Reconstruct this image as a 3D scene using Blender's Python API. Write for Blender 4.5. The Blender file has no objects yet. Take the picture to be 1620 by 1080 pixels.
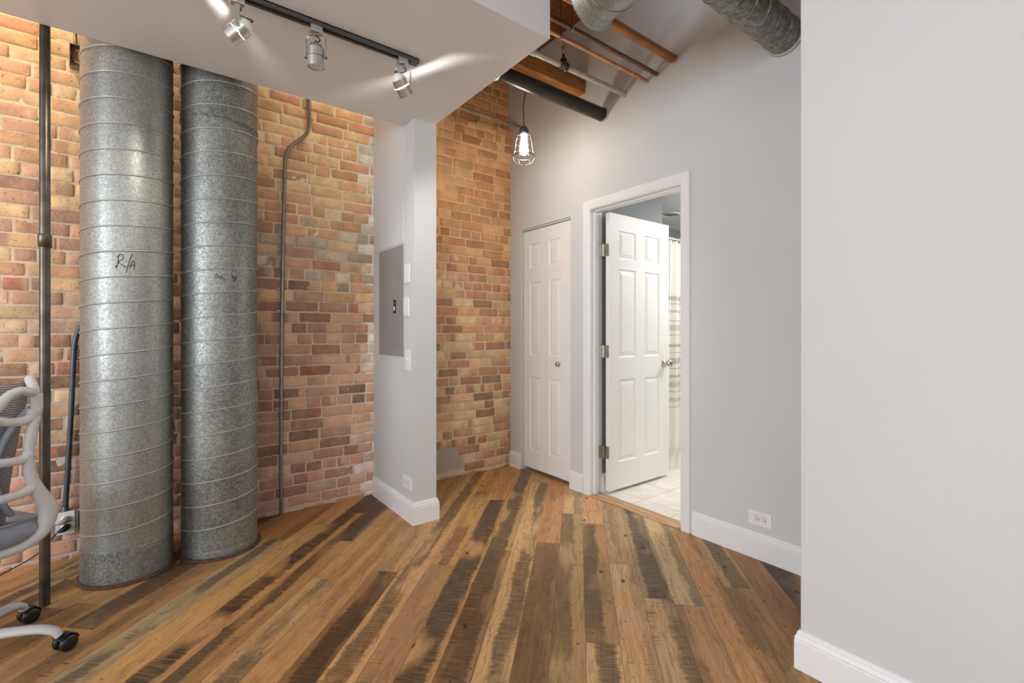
import bpy, math, random
from mathutils import Vector, Matrix, noise
sc = bpy.context.scene
col = sc.collection
PI = math.pi

# ------------------------------------------------------------------ materials
def lin(c):
    return tuple((x/255/12.92 if x/255 <= .04045 else ((x/255+.055)/1.055)**2.4) for x in c)+(1,)

class NT:
    def __init__(s, name):
        s.m = bpy.data.materials.new(name); s.m.use_nodes = True
        s.t = s.m.node_tree; s.b = s.t.nodes['Principled BSDF']
    def n(s, typ, **kw):
        nd = s.t.nodes.new(typ)
        for k, v in kw.items():
            if k.startswith('i_'):
                key = k[2:]; key = int(key) if key.isdigit() else key.replace('_', ' ')
                s.set(nd.inputs[key], v)
            else: setattr(nd, k, v)
        return nd
    def set(s, inp, v):
        if isinstance(v, bpy.types.NodeSocket): s.t.links.new(v, inp)
        else: inp.default_value = v
    def math(s, op, a, b=0, c=0, clamp=False):
        nd = s.n('ShaderNodeMath', operation=op, use_clamp=clamp)
        for i, v in enumerate((a, b, c)): s.set(nd.inputs[i], v)
        return nd.outputs[0]
    def mix(s, f, a, b, mode='MIX'):
        nd = s.n('ShaderNodeMix', data_type='RGBA', blend_type=mode)
        s.set(nd.inputs[0], f); s.set(nd.inputs[6], a); s.set(nd.inputs[7], b)
        return nd.outputs[2]
    def ramp(s, f, a, b, va=0, vb=1):
        nd = s.n('ShaderNodeMapRange', interpolation_type='SMOOTHSTEP')
        for i, v in enumerate((f, a, b, va, vb)): s.set(nd.inputs[i], v)
        return nd.outputs[0]
    def noise(s, vec, scale, detail=3, rough=.5):
        nd = s.n('ShaderNodeTexNoise'); 
        if vec is not None: s.set(nd.inputs['Vector'], vec)
        nd.inputs['Scale'].default_value = scale; nd.inputs['Detail'].default_value = detail
        nd.inputs['Roughness'].default_value = rough
        return nd.outputs['Fac']
    def scale(s, vec, v):
        nd = s.n('ShaderNodeVectorMath', operation='MULTIPLY'); s.set(nd.inputs[0], vec); nd.inputs[1].default_value = v
        return nd.outputs[0]
    def bump(s, h, strength=.3, dist=.002):
        nd = s.n('ShaderNodeBump'); nd.inputs['Strength'].default_value = strength
        nd.inputs['Distance'].default_value = dist; s.set(nd.inputs['Height'], h)
        s.set(s.b.inputs['Normal'], nd.outputs[0])
    def obj(s): return s.n('ShaderNodeTexCoord').outputs['Object']

M = {}
def simple(name, rgb, rough=.5, metal=0., var=0.05, vscale=8., bump=0., bscale=200., spec=.5):
    t = NT(name); o = t.obj()
    c = lin(rgb)
    f = t.noise(o, vscale, 4)
    a = tuple(min(1, x*(1+var)) for x in c[:3])+(1,); b = tuple(x*(1-var) for x in c[:3])+(1,)
    t.set(t.b.inputs['Base Color'], t.mix(t.ramp(f, .3, .7), b, a))
    t.b.inputs['Roughness'].default_value = rough; t.b.inputs['Metallic'].default_value = metal
    t.b.inputs['Specular IOR Level'].default_value = spec
    if bump: t.bump(t.noise(o, bscale, 3), bump)
    M[name] = t.m; return t

simple('wall_paint', (208, 209, 209), .6, var=.012, vscale=2.5, bump=.06, bscale=160, spec=.25)
simple('soffit_paint', (226, 226, 227), .38, var=.008, vscale=2, bump=.03, bscale=120, spec=.35)
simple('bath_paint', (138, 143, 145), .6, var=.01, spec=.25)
simple('ceiling_white', (232, 231, 228), .6, var=.01, spec=.25)
simple('trim_white', (232, 233, 234), .35, var=.01, spec=.4)
simple('door_white', (232, 230, 227), .38, var=.01, spec=.4)
simple('plastic_white', (236, 236, 234), .3, var=.01)
simple('plastic_slot', (60, 58, 55), .5)
simple('nickel', (190, 184, 174), .28, 1., var=.08, vscale=40)
simple('brushed', (205, 205, 203), .32, .95, var=.06, vscale=60)
simple('track_grey', (92, 93, 95), .35, .6, var=.06)
simple('track_dark', (30, 30, 31), .5)
simple('steel_dark', (92, 86, 78), .34, .85, var=.3, vscale=14, bump=.15, bscale=60)
simple('emt', (150, 147, 140), .35, .9, var=.15, vscale=20)
simple('emt_blue', (84, 88, 93), .42, .6, var=.15, vscale=20)
simple('black_iron', (58, 52, 48), .33, .55, var=.3, vscale=9, bump=.2, bscale=40)
simple('copper', (205, 148, 104), .34, .85, var=.18, vscale=12)
simple('copper_old', (168, 114, 66), .42, .6, var=.2, vscale=9)
simple('brown_pipe', (118, 92, 76), .38, .7, var=.15, vscale=9)
simple('white_pipe', (190, 188, 180), .45, .3, var=.12, vscale=16, bump=.15, bscale=80)
simple('brass', (176, 130, 56), .25, 1., var=.2, vscale=60)
simple('panel_grey', (150, 148, 145), .38, .1, var=.04, vscale=5)
simple('black_plastic', (22, 22, 24), .35, var=.1)
simple('cord_black', (20, 20, 20), .5)
simple('cord_grey', (150, 148, 142), .5)
simple('chair_grey', (192, 193, 194), .4, var=.02)
simple('chair_blue', (140, 152, 166), .45, var=.04)
simple('tub_white', (238, 237, 232), .15, var=.01)
simple('rust_ring', (92, 66, 54), .7, .2, var=.25, vscale=30)
simple('ink', (18, 18, 20), .6)
simple('wire_red', (200, 80, 60), .45)
simple('wire_cream', (225, 205, 175), .45)
simple('patch_grey', (150, 147, 138), .6)
simple('cage_metal', (112, 110, 108), .3, .9)
simple('socket_grey', (95, 88, 92), .45, .3)
simple('chalk', (190, 186, 180), .9)

# galvanised sheet with spangle
def galv(name, lo, hi, sc_, rough, blotch):
    t = NT(name); o = t.obj()
    v = t.n('ShaderNodeTexVoronoi'); t.set(v.inputs['Vector'], o); v.inputs['Scale'].default_value = sc_
    w = t.n('ShaderNodeSeparateColor'); t.set(w.inputs[0], v.outputs['Color'])
    big = t.ramp(t.noise(o, 3.2, 5, .6), .3, .7)
    fine = t.noise(o, sc_*.8, 4, .65)
    f = t.math('ADD', t.math('MULTIPLY', w.outputs[0], .3), t.math('MULTIPLY', fine, .7))
    f = t.ramp(f, .32, .72)
    f = t.math('ADD', t.math('MULTIPLY', f, 1-blotch), t.math('MULTIPLY', big, blotch))
    t.set(t.b.inputs['Base Color'], t.mix(f, lin(lo), lin(hi)))
    t.b.inputs['Metallic'].default_value = .74
    t.set(t.b.inputs['Roughness'], t.math('ADD', t.math('MULTIPLY', w.outputs[1], .16), rough))
    t.bump(t.noise(o, 9, 3), .12, .01)
    M[name] = t.m
galv('galv', (136, 138, 136), (182, 184, 179), 190, .39, .25)
simple('galv_seam', (172, 172, 167), .45, .5, var=.06)
galv('galv_rough', (106, 108, 106), (172, 174, 168), 150, .42, .35)
galv('galv_dirty', (112, 112, 107), (176, 178, 170), 60, .48, .35)

# vertex-coloured masonry
def masonry():
    t = NT('brick'); o = t.obj()
    at = t.n('ShaderNodeAttribute', attribute_name='Col').outputs['Color']
    f1 = t.ramp(t.noise(o, 26, 5, .65), .3, .72)
    c = t.mix(t.math('MULTIPLY', f1, .30), at, lin((214, 180, 146)))
    f2 = t.ramp(t.noise(o, 60, 4, .6), .60, .74)
    c = t.mix(t.math('MULTIPLY', f2, .35), c, lin((120, 84, 60)), 'MULTIPLY')
    pit = t.ramp(t.noise(o, 105, 2, .5), .68, .73)
    c = t.mix(t.math('MULTIPLY', pit, .7), c, lin((74, 54, 42)))
    dust = t.ramp(t.noise(o, 7, 5, .7), .60, .78)
    c = t.mix(t.math('MULTIPLY', dust, .22), c, lin((206, 190, 168)))
    t.set(t.b.inputs['Base Color'], c)
    t.b.inputs['Roughness'].default_value = .88; t.b.inputs['Specular IOR Level'].default_value = .15
    h = t.math('ADD', t.noise(o, 38, 6, .7), t.math('MULTIPLY', pit, -.6))
    t.bump(h, .85, .006)
    M['brick'] = t.m
masonry()

# reclaimed floor planks: UV = metres along / across, Col = base, Stn = strength, centre, width
def planks():
    t = NT('plank_wood')
    uv = t.n('ShaderNodeUVMap', uv_map='UVMap').outputs[0]
    sp = t.n('ShaderNodeSeparateXYZ'); t.set(sp.inputs[0], uv)
    base = t.n('ShaderNodeAttribute', attribute_name='Col').outputs['Color']
    st = t.n('ShaderNodeSeparateColor'); t.set(st.inputs[0], t.n('ShaderNodeAttribute', attribute_name='Stn').outputs['Color'])
    tt = t.n('ShaderNodeAttribute', attribute_name='Across').outputs['Fac']
    # grain with gentle wandering
    wob = t.noise(t.scale(uv, (1.6, 7, 1)), 1.0, 3)
    comb = t.n('ShaderNodeCombineXYZ')
    t.set(comb.inputs[0], t.math('MULTIPLY', sp.outputs[0], 2.2))
    t.set(comb.inputs[1], t.math('ADD', t.math('MULTIPLY', sp.outputs[1], 78), t.math('MULTIPLY', wob, 12)))
    g = t.noise(comb.outputs[0], 1.0, 5, .65)
    comb2 = t.n('ShaderNodeCombineXYZ')
    t.set(comb2.inputs[0], t.math('MULTIPLY', sp.outputs[0], 9))
    t.set(comb2.inputs[1], t.math('MULTIPLY', sp.outputs[1], 340))
    g2 = t.noise(comb2.outputs[0], 1.0, 3, .6)
    rg = t.math('SINE', t.math('ADD', t.math('MULTIPLY', sp.outputs[1], 190), t.math('MULTIPLY', t.noise(t.scale(uv, (3, 11, 1)), 1.0, 2), 42)))
    c = t.mix(t.ramp(g, .30, .60), t.mix(.34, base, lin((88, 56, 34)), 'MIX'), base)
    c = t.mix(t.math('MULTIPLY', t.ramp(g2, .5, .72), .2), c, lin((112, 74, 46)), 'MIX')
    c = t.mix(t.math('MULTIPLY', t.ramp(rg, .55, 1.0), .22), c, lin((96, 62, 38)), 'MIX')
    mt = t.noise(t.scale(uv, (9, 42, 1)), 1.0, 5, .7)
    c = t.mix(t.math('MULTIPLY', t.ramp(mt, .50, .70), .42), c, lin((100, 70, 46)))
    fl = t.ramp(t.noise(t.scale(uv, (34, 260, 1)), 1.0, 2, .6), .62, .70)
    c = t.mix(t.math('MULTIPLY', fl, .4), c, lin((70, 48, 32)))
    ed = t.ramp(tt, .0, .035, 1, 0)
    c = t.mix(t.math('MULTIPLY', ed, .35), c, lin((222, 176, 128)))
    # tone drift along the plank
    dr = t.noise(t.scale(uv, (2.2, 9, 1)), 1.0, 3)
    c = t.mix(t.math('MULTIPLY', t.ramp(dr, .42, .68), .34), c, lin((214, 160, 108)), 'MIX')
    # ragged dark strip
    wv = t.math('SUBTRACT', t.noise(t.scale(uv, (3.4, 3, 1)), 1.0, 4, .65), .5)
    rag = t.math('SUBTRACT', t.noise(t.scale(uv, (70, 6, 1)), 1.0, 3, .6), .5)
    d = t.math('ABSOLUTE', t.math('ADD', t.math('SUBTRACT', tt, st.outputs[1]), t.math('MULTIPLY', wv, .55)))
    d = t.math('ADD', d, t.math('MULTIPLY', rag, .30))
    msk = t.math('SUBTRACT', 1, t.ramp(t.math('SUBTRACT', d, st.outputs[2]), -.05, .09), clamp=True)
    pres = t.ramp(t.noise(t.scale(uv, (2.6, 5, 1)), 1.0, 2), .34, .5)
    saw = t.noise(t.scale(uv, (150, 9, 1)), 1.0, 3, .55)
    msk = t.math('MULTIPLY', msk, t.math('MULTIPLY', pres, t.ramp(saw, .25, .6, .55, 1)))
    msk = t.math('MULTIPLY', msk, st.outputs[0])
    hue = t.noise(t.scale(uv, (1.3, 3, 1)), 1.0, 1)
    dk = t.mix(t.ramp(hue, .4, .6), lin((78, 52, 34)), lin((72, 64, 54)))
    c = t.mix(msk, c, dk)
    # saw kerf dashes, clustered
    cl = t.ramp(t.noise(t.scale(uv, (1.9, 12, 1)), 1.0, 2), .58, .68)
    ks = t.ramp(t.noise(t.scale(uv, (110, 5, 1)), 1.0, 2), .58, .66)
    c = t.mix(t.math('MULTIPLY', t.math('MULTIPLY', cl, ks), .62), c, lin((66, 52, 40)))
    # knots and nail holes
    def spots(sx, sy, r0, r1, keep):
        nonlocal c
        v = t.n('ShaderNodeTexVoronoi'); t.set(v.inputs['Vector'], t.scale(uv, (sx, sy, 1))); v.inputs['Scale'].default_value = 1
        nz = t.math('MULTIPLY', t.noise(t.scale(uv, (60, 60, 1)), 1.0, 2), r1*.9)
        dd = t.math('ADD', v.outputs['Distance'], nz)
        s2 = t.n('ShaderNodeSeparateColor'); t.set(s2.inputs[0], v.outputs['Color'])
        k = t.math('GREATER_THAN', s2.outputs[0], keep)
        m = t.math('MULTIPLY', t.math('SUBTRACT', 1, t.ramp(dd, r0+r1*.45, r1*1.5), clamp=True), k)
        c = t.mix(t.math('MULTIPLY', m, .88), c, lin((34, 25, 19)))
        return m
    spots(5, 8, .035, .11, .35)
    spots(15, 22, .04, .11, .62)
    t.set(t.b.inputs['Base Color'], c)
    t.b.inputs['Specular IOR Level'].default_value = .32
    t.set(t.b.inputs['Roughness'], t.math('ADD', t.math('MULTIPLY', g2, .2), .38))
    t.bump(t.math('ADD', g, t.math('MULTIPLY', g2, .5)), .16, .002)
    M['plank_wood'] = t.m
planks()

def timber(name, a, b, sx):
    t = NT(name); o = t.obj()
    g = t.noise(t.scale(o, sx), 1.0, 5, .65)
    c = t.mix(t.ramp(g, .35, .68), lin(a), lin(b))
    t.set(t.b.inputs['Base Color'], c); t.b.inputs['Roughness'].default_value = .6
    t.bump(g, .2); M[name] = t.m
timber('beam_wood', (150, 92, 40), (206, 142, 72), (3, 45, 45))
timber('deck_wood', (112, 66, 26), (172, 108, 48), (60, 3, 60))
timber('threshold_wood', (168, 130, 92), (206, 170, 128), (60, 4, 60))

def tilemat():
    t = NT('floor_tile'); o = t.obj()
    s = t.n('ShaderNodeSeparateXYZ'); t.set(s.inputs[0], o)
    def g(v, off):
        f = t.math('FRACT', t.math('DIVIDE', t.math('SUBTRACT', v, off), .298))
        return t.math('MINIMUM', f, t.math('SUBTRACT', 1, f))
    m = t.math('MINIMUM', g(s.outputs[0], .0), g(s.outputs[1], .0))
    gr = t.math('SUBTRACT', 1, t.ramp(m, .005, .014), clamp=True)
    c = t.mix(t.ramp(t.noise(o, 9, 5, .6), .35, .7), lin((222, 216, 204)), lin((236, 232, 222)))
    c = t.mix(gr, c, lin((176, 168, 152)))
    t.set(t.b.inputs['Base Color'], c); t.b.inputs['Roughness'].default_value = .35
    t.bump(gr, -.3, .002); M['floor_tile'] = t.m
tilemat()

def curtainmat():
    t = NT('curtain_cloth'); o = t.obj()
    s = t.n('ShaderNodeSeparateXYZ'); t.set(s.inputs[0], o); z = s.outputs[2]
    c = lin((238, 235, 228))
    bands = [(1.46, .018, .55), (1.415, .006, .4), (1.35, .010, .45), (1.27, .004, .5), (1.21, .022, .35), (1.15, .004, .5), (1.06, .012, .55),
             (1.0, .004, .4), (.93, .024, .45), (.865, .004, .5), (.80, .010, .5), (.73, .022, .4), (.67, .004, .5), (.60, .016, .35), (.54, .004, .4)]
    for zc, hw, a in bands:
        m = t.math('SUBTRACT', 1, t.ramp(t.math('ABSOLUTE', t.math('SUBTRACT', z, zc)), hw*.8, hw*1.2+.002), clamp=True)
        c = t.mix(t.math('MULTIPLY', m, a), c, lin((140, 140, 134)))
    t.set(t.b.inputs['Base Color'], c); t.b.inputs['Roughness'].default_value = .85
    t.bump(t.noise(o, 400, 2), .2, .001); M['curtain_cloth'] = t.m
curtainmat()

def meshmat():
    t = NT('chair_mesh'); o = t.obj()
    s = t.n('ShaderNodeSeparateXYZ'); t.set(s.inputs[0], o)
    f = t.math('SINE', t.math('MULTIPLY', s.outputs[2], 760))
    t.set(t.b.inputs['Base Color'], t.mix(t.ramp(f, -.4, .5), lin((104, 96, 98)), lin((162, 154, 154))))
    t.b.inputs['Roughness'].default_value = .7; t.bump(f, .5, .002); M['chair_mesh'] = t.m
meshmat()
simple('chair_fabric', (134, 140, 152), .85, var=.08, vscale=30, bump=.3, bscale=500)

def emis(name, rgb, s):
    t = NT(name); t.b.inputs['Base Color'].default_value = lin(rgb)
    t.b.inputs['Emission Color'].default_value = lin(rgb); t.b.inputs['Emission Strength'].default_value = s
    M[name] = t.m
emis('bulb_glow', (255, 238, 214), 115)
emis('lamp_glow', (255, 248, 238), 12)
emis('downlight_glow', (255, 250, 240), .5)

def glassmat():
    t = NT('glass'); t.b.inputs['Transmission Weight'].default_value = 1
    t.b.inputs['Roughness'].default_value = .02; t.b.inputs['IOR'].default_value = 1.45
    M['glass'] = t.m
glassmat()

# ------------------------------------------------------------------ mesh helpers
class MB:
    def __init__(s): s.v = []; s.f = []; s.sm = []; s.mi = []
    def add(s, vs, fs, smooth=False, mi=0):
        b = len(s.v); s.v += [tuple(p) for p in vs]
        for f in fs: s.f.append([b+i for i in f]); s.sm.append(smooth); s.mi.append(mi)
    def box(s, a, b, mi=0):
        x0, y0, z0 = a; x1, y1, z1 = b
        vs = [(x, y, z) for x in (x0, x1) for y in (y0, y1) for z in (z0, z1)]
        s.add(vs, [(0, 1, 3, 2), (4, 6, 7, 5), (0, 4, 5, 1), (2, 3, 7, 6), (0, 2, 6, 4), (1, 5, 7, 3)], mi=mi)
    def obox(s, c, ax, ay, az, hx, hy, hz):
        c = Vector(c); ax = Vector(ax).normalized()*hx; ay = Vector(ay).normalized()*hy; az = Vector(az).normalized()*hz
        vs = [c+ax*i+ay*j+az*k for i in (-1, 1) for j in (-1, 1) for k in (-1, 1)]
        s.add(vs, [(0, 1, 3, 2), (4, 6, 7, 5), (0, 4, 5, 1), (2, 3, 7, 6), (0, 2, 6, 4), (1, 5, 7, 3)])
    def tube(s, pts, r, n=12, caps=True, closed=False, flat=None, smooth=True):
        P = [Vector(p) for p in pts]; m = len(P)
        R = r if isinstance(r, (list, tuple)) else [r]*m
        T = []
        for i in range(m):
            if closed: t = P[(i+1) % m]-P[i-1]
            else: t = P[min(i+1, m-1)]-P[max(i-1, 0)]
            T.append(t.normalized())
        up = Vector((0, 0, 1)) if abs(T[0].z) < .9 else Vector((1, 0, 0))
        if flat is not None: up = Vector(flat[0])
        nrm = (up-T[0]*up.dot(T[0])).normalized(); vs = []
        for i in range(m):
            if flat is not None: nrm = Vector(flat[0])
            nrm = (nrm-T[i]*nrm.dot(T[i])).normalized(); bn = T[i].cross(nrm)
            fa, fb = (1, 1) if flat is None else (flat[1], 1)
            for k in range(n):
                a = 2*PI*k/n
                vs.append(P[i]+(nrm*math.cos(a)*fa+bn*math.sin(a)*fb)*R[i])
        fs = []
        for i in range(m if closed else m-1):
            j = (i+1) % m
            for k in range(n):
                k2 = (k+1) % n; fs.append((i*n+k, i*n+k2, j*n+k2, j*n+k))
        s.add(vs, fs, smooth)
        if caps and not closed:
            s.add([vs[k] for k in range(n)], [tuple(range(n))[::-1]]); s.add([vs[(m-1)*n+k] for k in range(n)], [tuple(range(n))])
    def lathe(s, prof, o=(0, 0, 0), axis=(0, 0, 1), n=32, smooth=True, caps=True):
        az = Vector(axis).normalized(); ux = Vector((1, 0, 0)) if abs(az.x) < .9 else Vector((0, 1, 0))
        ux = (ux-az*ux.dot(az)).normalized(); uy = az.cross(ux); o = Vector(o)
        vs = [o+az*z+(ux*math.cos(2*PI*k/n)+uy*math.sin(2*PI*k/n))*r for r, z in prof for k in range(n)]
        fs = [(i*n+k, i*n+(k+1) % n, (i+1)*n+(k+1) % n, (i+1)*n+k) for i in range(len(prof)-1) for k in range(n)]
        s.add(vs, fs, smooth)
        if caps:
            if prof[0][0] > 1e-5: s.add(vs[:n], [tuple(range(n))[::-1]])
            if prof[-1][0] > 1e-5: s.add(vs[-n:], [tuple(range(n))])
    def sweep(s, prof, path, normals):
        # prof = [(offset outwards, z)], path = floor points, normals = mitred outward direction at each point
        n = len(prof); vs = []
        for p, nn in zip(path, normals):
            for o, z in prof: vs.append((p[0]+nn[0]*o, p[1]+nn[1]*o, z))
        fs = [(i*n+k, i*n+k+1, (i+1)*n+k+1, (i+1)*n+k) for i in range(len(path)-1) for k in range(n-1)]
        s.add(vs, fs); s.add(vs[:n], [tuple(range(n))]); s.add(vs[-n:], [tuple(range(n))[::-1]])
    def build(s, name, mat, parent=None, bevel=0, seg=2, mats=None, sub=0):
        me = bpy.data.meshes.new(name); me.from_pydata(s.v, [], s.f)
        for m_ in (mats or [mat]): me.materials.append(M[m_])
        me.polygons.foreach_set('use_smooth', s.sm); me.polygons.foreach_set('material_index', s.mi)
        me.update(); o = bpy.data.objects.new(name, me); col.objects.link(o)
        if parent: o.parent = parent; o.matrix_parent_inverse = Matrix.Translation(-parent.location) if False else o.matrix_parent_inverse
        if bevel:
            b = o.modifiers.new('Bevel', 'BEVEL'); b.width = bevel; b.segments = seg; b.limit_method = 'ANGLE'; b.angle_limit = .6
        if sub:
            b = o.modifiers.new('Sub', 'SUBSURF'); b.levels = b.render_levels = sub
        import bmesh
        bm = bmesh.new(); bm.from_mesh(me); bmesh.ops.recalc_face_normals(bm, faces=bm.faces); bm.to_mesh(me); bm.free()
        return o

def curve(pts, n=8):
    P = [Vector(p) for p in pts]; out = []
    P = [P[0]*2-P[1]]+P+[P[-1]*2-P[-2]]
    for i in range(1, len(P)-2):
        a, b, c, d = P[i-1:i+3]
        for k in range(n):
            t = k/n
            out.append(.5*((2*b)+(c-a)*t+(2*a-5*b+4*c-d)*t*t+(3*b-a-3*c+d)*t**3))
    out.append(P[-2]); return out

def thing(name, label, cat, loc, group=None):
    o = bpy.data.objects.new(name, None); col.objects.link(o); o.empty_display_size = .1
    o.location = loc; o['label'] = label; o['category'] = cat
    if group: o['group'] = group
    return o
def part(mb, name, mat, par, label=None, **k):
    o = mb.build(name, mat, **k); o.parent = par
    r = par
    off = Vector((0, 0, 0))
    while r: off += r.location; r = r.parent
    o.location = (0, 0, 0)
    # vertices are given in world space: bring them under the parent
    o.data.transform(Matrix.Translation(-off))
    if label: o['label'] = label
    return o
def single(mb, name, mat, label, cat, group=None, **k):
    o = mb.build(name, mat, **k); o['label'] = label; o['category'] = cat
    if group: o['group'] = group
    return o
def struct(mb, name, mat, **k):
    o = mb.build(name, mat, **k); o['kind'] = 'structure'; return o

def area(name, loc, rot, sx, sy, e, c, spread=PI):
    l = bpy.data.lights.new(name, 'AREA'); l.shape = 'RECTANGLE'; l.size = sx; l.size_y = sy; l.energy = e; l.color = c; l.spread = spread
    o = bpy.data.objects.new(name, l); col.objects.link(o); o.location = loc; o.rotation_euler = rot; return o
def spot(name, loc, aim, e, c, ang, blend=.5, r=.02):
    l = bpy.data.lights.new(name, 'SPOT'); l.energy = e; l.color = c; l.spot_size = ang; l.spot_blend = blend; l.shadow_soft_size = r
    o = bpy.data.objects.new(name, l); col.objects.link(o); o.location = loc
    o.rotation_euler = Vector(aim).to_track_quat('-Z', 'Y').to_euler(); return o
def point(name, loc, e, c, r=.03):
    l = bpy.data.lights.new(name, 'POINT'); l.energy = e; l.color = c; l.shadow_soft_size = r
    o = bpy.data.objects.new(name, l); col.objects.link(o); o.location = loc; return o
# ------------------------------------------------------------------ main dimensions (metres)
XD, YB, XP, H, TOP = 2.485, 3.325, 1.247, 2.475, 3.47
XN, YE = 1.79, .703
XL, YBK = -4.6, -2.3

# ------------------------------------------------------------------ floor
rnd = random.Random(5)
V0, W = -1.764, .128
R2 = math.sqrt(.5)
# explicit joints and tones: plank index -> list of (end u, colour, stain, centre, width)
T_ = (196, 150, 106); O_ = (188, 132, 84); Mb = (158, 112, 72); Bk = (112, 84, 60); Gy = (158, 132, 104); Lt = (208, 164, 122)
LAY = {
 -4: [(1.705, (120, 90, 66), .7, .5, .5), (9, (176, 132, 90), .25, .7, .2)],
 -3: [(1.2, Bk, .6, .5, .5), (1.75, Mb, .5, .4, .4), (9, (170, 126, 86), .2, .6, .2)],
 -2: [(1.602, (182, 132, 88), .35, .6, .25), (2.9, (128, 104, 78), .85, .5, .45), (9, Mb, .3, .4, .2)],
 -1: [(2.444, (164, 116, 76), .55, .35, .3), (9, (166, 112, 66), .3, .2, .2)],
 0: [(2.444, (162, 136, 104), .75, .5, .22), (9, (166, 110, 62), .35, .8, .2)],
 1: [(2.673, (186, 136, 82), .0, .5, .1), (9, (190, 134, 84), .1, .5, .2)],
 2: [(2.884, (176, 124, 78), 1.0, .36, .32), (9, (120, 90, 62), .9, .5, .5)],
 3: [(2.483, (156, 112, 70), .85, .12, .30), (9, (128, 96, 68), .9, .45, .4)],
 4: [(2.084, (182, 138, 92), .65, .7, .34), (9, (182, 130, 76), .3, .8, .2)],
 5: [(9, (180, 130, 80), .35, .5, .2)],
 6: [(2.195, (126, 90, 54), .95, .75, .52), (9, (186, 138, 88), .35, .4, .3)],
 7: [(1.475, Mb, .3, .5, .2), (9, (196, 146, 96), .75, .42, .28)],
 8: [(2.294, (166, 120, 80), .15, .3, .2), (3.391, (188, 136, 84), .6, .4, .3), (9, O_, .3, .5, .2)],
 9: [(3.237, (178, 130, 86), .95, .42, .40), (9, (190, 132, 78), .2, .5, .2)],
 10: [(2.494, (150, 112, 76), .8, .35, .45), (9, (178, 138, 96), .8, .35, .36)],
 11: [(3.661, (202, 154, 108), .75, .68, .26), (9, O_, .2, .5, .2)],
 12: [(2.618, (150, 110, 74), .5, .4, .5), (9, (192, 130, 84), .15, .3, .15)],
 13: [(3.058, (172, 136, 94), .6, .25, .3), (9, (206, 162, 112), .5, .8, .2)],
 14: [(1.798, (206, 160, 116), .8, .62, .24), (2.912, (166, 124, 84), .75, .15, .4), (9, (202, 144, 100), .1, .7, .15)],
 15: [(2.431, (202, 156, 116), .35, .9, .18), (9, (168, 132, 98), .25, .4, .2)],
 16: [(2.136, (190, 148, 110), .7, .9, .26), (9, (158, 128, 98), .85, .55, .36)],
 17: [(2.102, (178, 130, 94), .5, .06, .2), (9, (190, 154, 118), .55, .85, .2)],
 18: [(9, (190, 136, 90), .5, .92, .2)],
 19: [(2.278, (158, 116, 76), .35, .2, .3), (9, (172, 136, 98), .7, .55, .28)],
 20: [(9, (150, 104, 68), .2, .5, .3)],
 21: [(9, (108, 80, 58), .85, .5, .6)],
}
def tone(c):
    m = sum(c)/3
    return [min(250, (q*.87+m*.13)*1.18*k) for q, k in zip(c, (.975, 1.02, .97))]
def clip(poly, ax, val, keep_less):
    out = []
    for i in range(len(poly)):
        a, b = poly[i], poly[(i+1) % len(poly)]
        ia = (a[ax] <= val) == keep_less or a[ax] == val; ib = (b[ax] <= val) == keep_less or b[ax] == val
        if ia: out.append(a)
        if ia != ib:
            t = (val-a[ax])/(b[ax]-a[ax]); q = [a[0]+(b[0]-a[0])*t, a[1]+(b[1]-a[1])*t]; q[ax] = val; out.append(tuple(q))
    return out
fv, ff, fuv, fcol, fstn, facr = [], [], [], [], [], []
gap = .0007
for i in range(-22, 42):
    v0 = V0+W*i; v1 = v0+W
    segs = []
    lay = LAY.get(i)
    u = -6.
    while u < .5:                      # random planks towards and behind the camera
        L = rnd.uniform(.9, 2.1); e = u+L
        if lay and e > .6: e = min(e, 1.1)
        segs.append([u, e, None]); u = e
        if lay and u >= .4: break
    if lay:
        for e, c, s, ce, w in lay:
            e2 = min(e, 5.2)
            segs.append([u, e2, (c, s, ce, w)]); u = e2
    else:
        while u < 5.2:
            e = u+rnd.uniform(.7, 2.); segs.append([u, e, None]); u = e
    # the first explicit segment also covers the random piece that meets it inside the view
    if lay:
        k = [j for j, q in enumerate(segs) if q[2]][0]
        segs[k][0] = segs[k-1][0] if segs[k-1][1] > .2 else segs[k][0]
        if segs[k][0] == segs[k-1][0]: segs.pop(k-1)
    for a, b, d in segs:
        if d is None:
            c = rnd.choice([T_, O_, Mb, Bk, Gy, Lt, (176, 128, 84)]); d = (c, rnd.random()*.9, rnd.random(), rnd.uniform(.15, .4))
        q = []
        for (uu, vv) in ((a+gap, v0+gap), (b-gap, v0+gap), (b-gap, v1-gap), (a+gap, v1-gap)):
            q.append(((uu+vv)*R2, (uu-vv)*R2))
        for ax, val, kl in ((0, XD+.01, True), (0, XL, False), (1, YB+.02, True), (1, YBK, False)):
            if q: q = clip(q, ax, val, kl)
        if len(q) < 3: continue
        base = len(fv); du, dv = rnd.uniform(0, 40), rnd.uniform(0, 40)
        fv += [(x, y, 0) for x, y in q]; ff.append(list(range(base, base+len(q))))
        for x, y in q:
            uu, vv = (x+y)*R2, (x-y)*R2
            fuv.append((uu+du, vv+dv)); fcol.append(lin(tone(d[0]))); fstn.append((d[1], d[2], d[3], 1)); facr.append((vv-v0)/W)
base = len(fv)
bx = [(XL, YBK), (XD+.01, YBK), (XD+.01, YB+.02), (XL, YB+.02)]
fv += [(x, y, -.0025) for x, y in bx]; ff.append(list(range(base, base+4)))
for x, y in bx: fuv.append((x, y)); fcol.append(lin((150, 100, 60))); fstn.append((0, 0, 0, 1)); facr.append(0)
me = bpy.data.meshes.new('floor'); me.from_pydata(fv, [], ff)
uvl = me.uv_layers.new(name='UVMap')
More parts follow.
